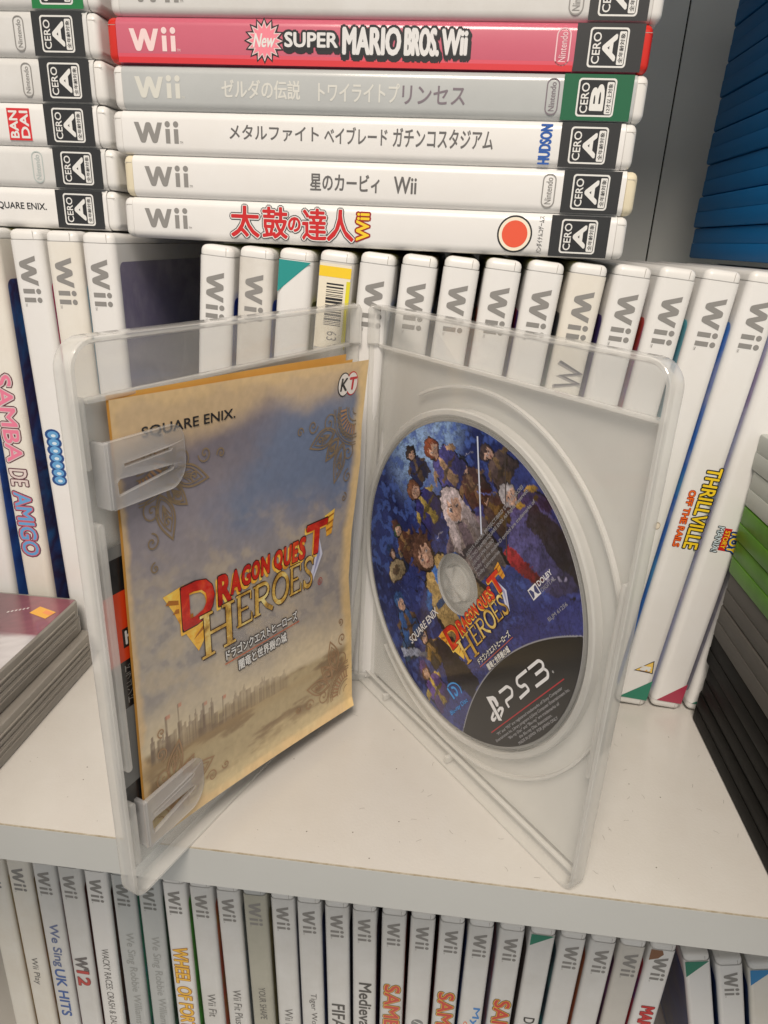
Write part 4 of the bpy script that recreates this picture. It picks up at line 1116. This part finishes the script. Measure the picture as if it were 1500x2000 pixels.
# an anonymous band of travellers: plain cloaked figures, no one in particular
def inside(P):
    r_ = np.zeros(len(wx), bool)
    for (x0, y0), (x1, y1) in zip(P, P[1:] + P[:1]):
        if abs(y1 - y0) < 1e-9: continue
        k = ((y0 > wy) != (y1 > wy)); r_ ^= k & (wx < (x1 - x0) * (wy - y0) / (y1 - y0) + x0)
    return r_
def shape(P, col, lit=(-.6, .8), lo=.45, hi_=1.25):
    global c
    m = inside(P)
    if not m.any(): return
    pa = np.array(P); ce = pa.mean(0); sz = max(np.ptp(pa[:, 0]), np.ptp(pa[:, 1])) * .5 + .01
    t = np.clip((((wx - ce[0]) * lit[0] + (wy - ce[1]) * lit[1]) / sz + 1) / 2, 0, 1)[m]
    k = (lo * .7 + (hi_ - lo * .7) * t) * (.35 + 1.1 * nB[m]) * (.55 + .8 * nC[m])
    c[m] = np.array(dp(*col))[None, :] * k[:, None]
def fig(cx, cy, s, rot, hair, cloth, trim, skin=(222, 178, 150), style=0, cl=1.0):
    a = math.radians(rot); ca, sa = math.cos(a), math.sin(a)
    G = lambda pts, e=0: [(cx + s * (px * ca - py * sa), cy + s * (px * sa + py * ca)) for px, py in pts]
    EL = lambda x0, y0, rx, ry, n=18: [(x0 + rx * math.cos(6.2832 * k / n), y0 + ry * math.sin(6.2832 * k / n)) for k in range(n)]
    dk = (20, 20, 34)
    body = [(-2.5 * cl, -5.6), (-2.2 * cl, -3), (-1.6, -1.3), (-.6, -.8), (.6, -.8), (1.6, -1.3), (2.3 * cl, -3), (2.8 * cl, -5.6)]
    shape(G([(p[0] * 1.1, p[1] * 1.02 + .1) for p in body]), dk); shape(G(body), cloth)
    shape(G([(-.55, -5.4), (-.35, -1.0), (.35, -1.0), (.7, -5.4)]), trim); shape(G([(-1.9, -3.5), (-1.8, -3.0), (2.1, -3.1), (2.1, -3.6)]), tuple(v * .55 for v in trim))
    shape(G([(-1.7, -1.5), (-2.9, -2.2), (-3.0, -3.0), (-1.8, -2.4)]), trim); shape(G([(1.7, -1.5), (2.9, -2.3), (2.9, -3.0), (1.9, -2.5)]), trim)
    shape(G(EL(0, .2, 1.38, 1.5)), dk); shape(G(EL(0, .22, 1.25, 1.38)), hair)
    if style == 1: shape(G([(-1.2, .4), (-1.7, -2.2), (-1.1, -3.4), (-.5, -1.2), (.6, -1.1), (1.2, -3), (1.6, -1.8), (1.2, .5)]), hair)
    shape(G(EL(.05, -.12, .84, .98)), skin, lo=.8, hi_=1.15)
    shape(G([(-1.0, .0), (-.95, .9), (0, 1.35), (1.0, .9), (1.05, .0), (.72, .55), (.4, .25), (.25, .62), (-.1, .2), (-.3, .65), (-.62, .2)]), hair, lo=.7, hi_=1.5)
    if style == 2:
        for k in range(9):
            t = math.radians(200 - 27 * k); shape(G([(1.1 * math.cos(t - .22), .3 + 1.1 * math.sin(t - .22)), (2.0 * math.cos(t), .3 + 2.0 * math.sin(t)), (1.1 * math.cos(t + .22), .3 + 1.1 * math.sin(t + .22))]), hair)
    if style == 3: shape(G([(-1.5, .5), (-.9, 1.4), (0, 1.75), (1.0, 1.4), (1.5, .5), (.9, .62), (0, .75), (-.9, .62)]), cloth); 
    for q in (-.32, .42):
        shape(G(EL(q, -.12, .15, .13, 8)), (240, 236, 232)); shape(G(EL(q + .02, -.13, .085, .13, 8)), (30, 34, 50)); shape(G([(q - .2, .06), (q + .2, .1), (q + .2, .17), (q - .2, .12)]), (60, 44, 40))
    shape(G([(-.1, -.62), (.25, -.6), (.2, -.68), (-.05, -.69)]), (150, 84, 76)); shape(G([(.05, -.2), (.16, -.42), (.02, -.42)]), (190, 140, 118))
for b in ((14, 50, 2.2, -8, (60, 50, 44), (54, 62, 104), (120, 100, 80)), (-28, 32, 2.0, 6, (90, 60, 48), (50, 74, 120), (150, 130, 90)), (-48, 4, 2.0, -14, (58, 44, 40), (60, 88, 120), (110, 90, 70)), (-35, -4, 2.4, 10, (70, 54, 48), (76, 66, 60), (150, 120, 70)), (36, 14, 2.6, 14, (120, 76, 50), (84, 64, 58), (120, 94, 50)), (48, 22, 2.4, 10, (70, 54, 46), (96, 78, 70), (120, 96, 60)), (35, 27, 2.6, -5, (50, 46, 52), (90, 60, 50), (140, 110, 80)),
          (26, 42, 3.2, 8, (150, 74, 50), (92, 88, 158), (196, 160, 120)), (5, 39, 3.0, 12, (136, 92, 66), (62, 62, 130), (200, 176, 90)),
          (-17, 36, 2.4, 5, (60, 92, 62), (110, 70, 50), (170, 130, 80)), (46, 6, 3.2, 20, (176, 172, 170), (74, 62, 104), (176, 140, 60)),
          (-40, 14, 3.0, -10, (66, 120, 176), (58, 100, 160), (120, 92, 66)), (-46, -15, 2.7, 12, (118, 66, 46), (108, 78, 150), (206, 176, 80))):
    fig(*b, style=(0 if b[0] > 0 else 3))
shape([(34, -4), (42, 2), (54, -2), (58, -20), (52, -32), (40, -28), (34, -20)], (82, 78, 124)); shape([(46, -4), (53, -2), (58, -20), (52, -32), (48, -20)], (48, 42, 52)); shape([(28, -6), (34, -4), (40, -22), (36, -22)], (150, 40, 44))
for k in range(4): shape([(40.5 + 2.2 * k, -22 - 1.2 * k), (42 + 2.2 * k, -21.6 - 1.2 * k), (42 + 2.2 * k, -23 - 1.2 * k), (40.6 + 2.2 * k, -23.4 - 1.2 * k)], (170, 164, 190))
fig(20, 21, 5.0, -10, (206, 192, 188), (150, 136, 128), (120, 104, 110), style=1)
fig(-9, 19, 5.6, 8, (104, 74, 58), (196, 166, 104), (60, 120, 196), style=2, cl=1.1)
for k in range(26):
    r_ = random.Random(k); px_, py_ = r_.uniform(-40, 50), r_.uniform(-34, 30); an = r_.uniform(0, 3.1); L_ = r_.uniform(4, 11)
    if inside([(px_ - 1, py_ - 1), (px_ + 1, py_ - 1), (px_, py_ + 1)]).any() and math.hypot(px_ + 9, py_ - 19) > 9 and math.hypot(px_ - 20, py_ - 21) > 9:
        shape([(px_, py_), (px_ + .5, py_ + .7), (px_ + L_ * math.cos(an), py_ + L_ * math.sin(an))], r_.choice([(150, 130, 90), (40, 40, 60), (90, 110, 170), (120, 80, 60), (180, 180, 196)]))
P_ = [(-31 + 7.5 * math.cos(t), 25 + 5 * math.sin(t)) for t in [k * .3307 for k in range(19)]]
shape(P_, (66, 54, 44)); shape([(-31 + (px + 31) * .88, 25 + (py - 25) * .88) for px, py in P_], (190, 170, 128)); shape([(-31 + (px + 31) * .4, 25 + (py - 25) * .4) for px, py in P_], (120, 98, 70))
shape([(-56, -2), (-40, -11), (-38, -9.6), (-54, 1)], (168, 176, 194)); shape([(-40, -12), (-36, -8), (-35, -10), (-39, -13)], (170, 134, 66))
shape([(-30, -8), (-18, -12), (-14, -30), (-24, -36), (-34, -24)], (40, 36, 46)); shape([(-20, -20), (-6, -14), (10, -22), (2, -32), (-16, -32)], (70, 78, 140))
c = c * (1 - .55 * sm(.035, .0, np.abs(nB - .5)))[:, None] * (1 - .4 * sm(.05, 0, np.abs(fbm(x * .55 + 40, y * .55, 300, 4) - .5)))[:, None]
c = c * np.array((.84, .84, .92)) * (.75 + .5 * fbm(x * 1.4, y * 1.4, 320, 2))[:, None]
ar = np.hypot(x, y + 115)
c = over(c, (0.013, 0.013, 0.014), sm(83.6, 83.2, ar)); c = over(c, dp(150, 150, 156), sm(.35, .15, np.abs(ar - 83.5)))
set_paint(dl, c)
part('clear_ring', ring3(0, 0, 7.6, 11.55, 3.1, 4.3, 64, .15), clear_mat('disc_clear', .3, (0.72, 0.72, 0.70), .08), None, disc)
part('rim', ring3(0, 0, 58.9, 60, 3.1, 4.24, 160, .15), clear_mat('disc_rim', .45, (0.45, 0.45, 0.44), .06), None, disc)
part('underside', ring3(0, 0, 11.6, 58.85, 3.1, 4.18, 128, .1), mat('disc_silver', (0.5, 0.5, 0.52), .2), None, disc)
dfn = lambda s, q, l: (s * cR - q * sR, s * sR + q * cR, 4.30 + .05 * l)
d = Deck(dfn)
d.add(ribbon([(48.5, 29), (25.5, 5)], .7), ink(206, 214, 232), 1); d.add(ribbon([(55, 17), (30, -8)], .45), ink(70, 62, 60), 1)
X0 = 83.5; cyk = (58.75 ** 2 + 115 ** 2 - X0 ** 2) / (2 * 115); a1 = math.acos(cyk / 58.75)
arcp = [(X0 * math.sin(t), -115 + X0 * math.cos(t)) for t in np.linspace(-math.asin(58.75 * math.sin(a1) / X0), math.asin(58.75 * math.sin(a1) / X0), 40)]
rimp = [(58.75 * math.sin(t), -58.75 * math.cos(t)) for t in np.linspace(a1, -a1, 60)][1:-1]
d.add(poly(arcp + rimp), mat('disc_black_ink', (0.012, 0.012, 0.013), .28, .6), .4); d.add(ribbon(arcp[1:-1], .35), ink(140, 140, 146), .8)
d.build('label_overprint', disc)
W1 = ink(222, 222, 224); W2 = ink(150, 150, 154)
d = Deck(dfn)
for pts in ([(-7.6, -45.4), (-7.6, -43.0), (-2.8, -43.0), (-1.2, -41.2), (-2.8, -39.4), (-8.6, -39.4)], [(10.6, -39.4), (4.0, -39.4), (2.6, -41.0), (3.8, -42.6), (6.4, -42.6), (6.8, -44.8), (0.2, -45.2)],
            [(11.6, -39.4), (18.4, -39.4), (19.6, -40.8), (18.4, -42.3), (13.4, -42.3)], [(18.4, -42.3), (19.6, -43.8), (18.2, -45.3), (10.6, -45.3)]):
    d.add(ribbon(fillet(pts, .8, 4), 1.05), W1, 1)
SH = lambda pts: poly([(px * .9 - 3.2, py) for px, py in pts])
d.add(SH([(-15.0, -46.8), (-13.0, -47.4), (-13.0, -39.9), (-12.4, -39.9), (-11.9, -40.6), (-11.9, -42.6), (-10.6, -42.9), (-9.6, -42.0), (-9.6, -39.9), (-10.6, -38.9), (-15.0, -37.7)]), W1, 1)
d.add(SH([(-15.4, -43.0), (-18.6, -44.2), (-19.4, -45.0), (-19.0, -45.8), (-17.6, -46.2), (-15.4, -45.7), (-15.4, -44.9), (-16.9, -45.2), (-17.6, -44.9), (-15.4, -44.1)]), W1, 1)
d.add(SH([(-12.6, -43.6), (-10.2, -43.2), (-8.4, -43.8), (-8.2, -44.6), (-9.0, -45.2), (-12.6, -46.6), (-12.6, -45.6), (-10.2, -44.7), (-10.4, -44.2), (-12.6, -44.6)]), W1, 1)
d.text('®', (21.2, -45.3, 22.0, -44.5), W1, 1)
d.build('console_mark', disc)
d = Deck(dfn)
d.add(rect2(-24.2, -48.75, 24.4, -48.4), ink(170, 40, 50), 1)
for i, (s, h) in enumerate((('"PS" and "PS3" are registered trademarks of Sony Computer', 21.5), ('Entertainment Inc. Library programs (c)Sony Computer Entertainment Inc.', 24), ('"Blu-ray Disc" and "Blu-ray" are trademarks of', 16.5), ('the Blu-ray Disc Association.', 10.5), ('MADE IN JAPAN  FOR JAPAN ONLY', 12.5))):
    yy = -50.5 - 1.62 * i; d.text(s, (-h, yy - .55, h, yy + .75), W2, 1, .02)
for i, (s, w_) in enumerate((('(c)2015 ARMOR PROJECT/BIRD STUDIO/KOEI', 40), ('TECMO GAMES/SQUARE ENIX All Rights Reserved.', 41), ('(c)SUGIYAMA KOBO', 16), ('Dolby and the double-D symbol are trademarks of', 41), ('Dolby Laboratories.', 16))):
    yy = 4.4 - 2.1 * i; d.text(s, (13.2, yy - .9, 13.2 + w_, yy + .7), W2, 1, .022)
d.text('BLJM 61256', (32, -32.8, 42.6, -31.2), W2, 1, .01)
d.build('small_print', disc)
d = Deck(dfn)
d.text('SQUARE ENIX', (-45.6, -2.6, -18.6, 1.0), W1, 1, .02)
d.build('publisher_mark', disc)
d = Deck(dfn)
d.add(rect2(30.8, -24.2, 35.6, -20.4), W1, 1); d.add(poly([(31.2, -23.8), (32.2, -23.6), (33.0, -22.3), (32.2, -21.0), (31.2, -20.8)]), ink(60, 66, 110), 2); d.add(poly([(35.2, -23.8), (34.2, -23.6), (33.4, -22.3), (34.2, -21.0), (35.2, -20.8)]), ink(60, 66, 110), 2)
d.text('DOLBY', (36.2, -22.2, 44.2, -20.4), W1, 1, .03); d.text('DIGITAL', (36.2, -24.2, 44.2, -22.9), W2, 1)
d.build('sound_mark', disc)
d = Deck(dfn); bl = ink(70, 150, 220)
d.add(ribbon(spiral(-33.6, -29.2, 2.6, .8, 1.9, -1), .9), bl, 1); d.add(ribbon([(-37.0, -25.6), (-35.8, -30.6)], 1.1), bl, 1.2); d.add(ribbon([(-34.6 + 5.6 * math.cos(a), -29 + 3.9 * math.sin(a)) for a in [1.9 - .3 * k for k in range(9)]], .6), bl, 1.1)
d.text('Blu-ray Disc', (-43, -35.2, -28.4, -33.0), bl, 1, .015)
d.build('format_mark', disc)
d = Deck(dfn)
quest_logo(d, lambda X_, Y_: (-23.5 + X_ * .475, -19.2 + Y_ * .50))
d.build('title', disc)
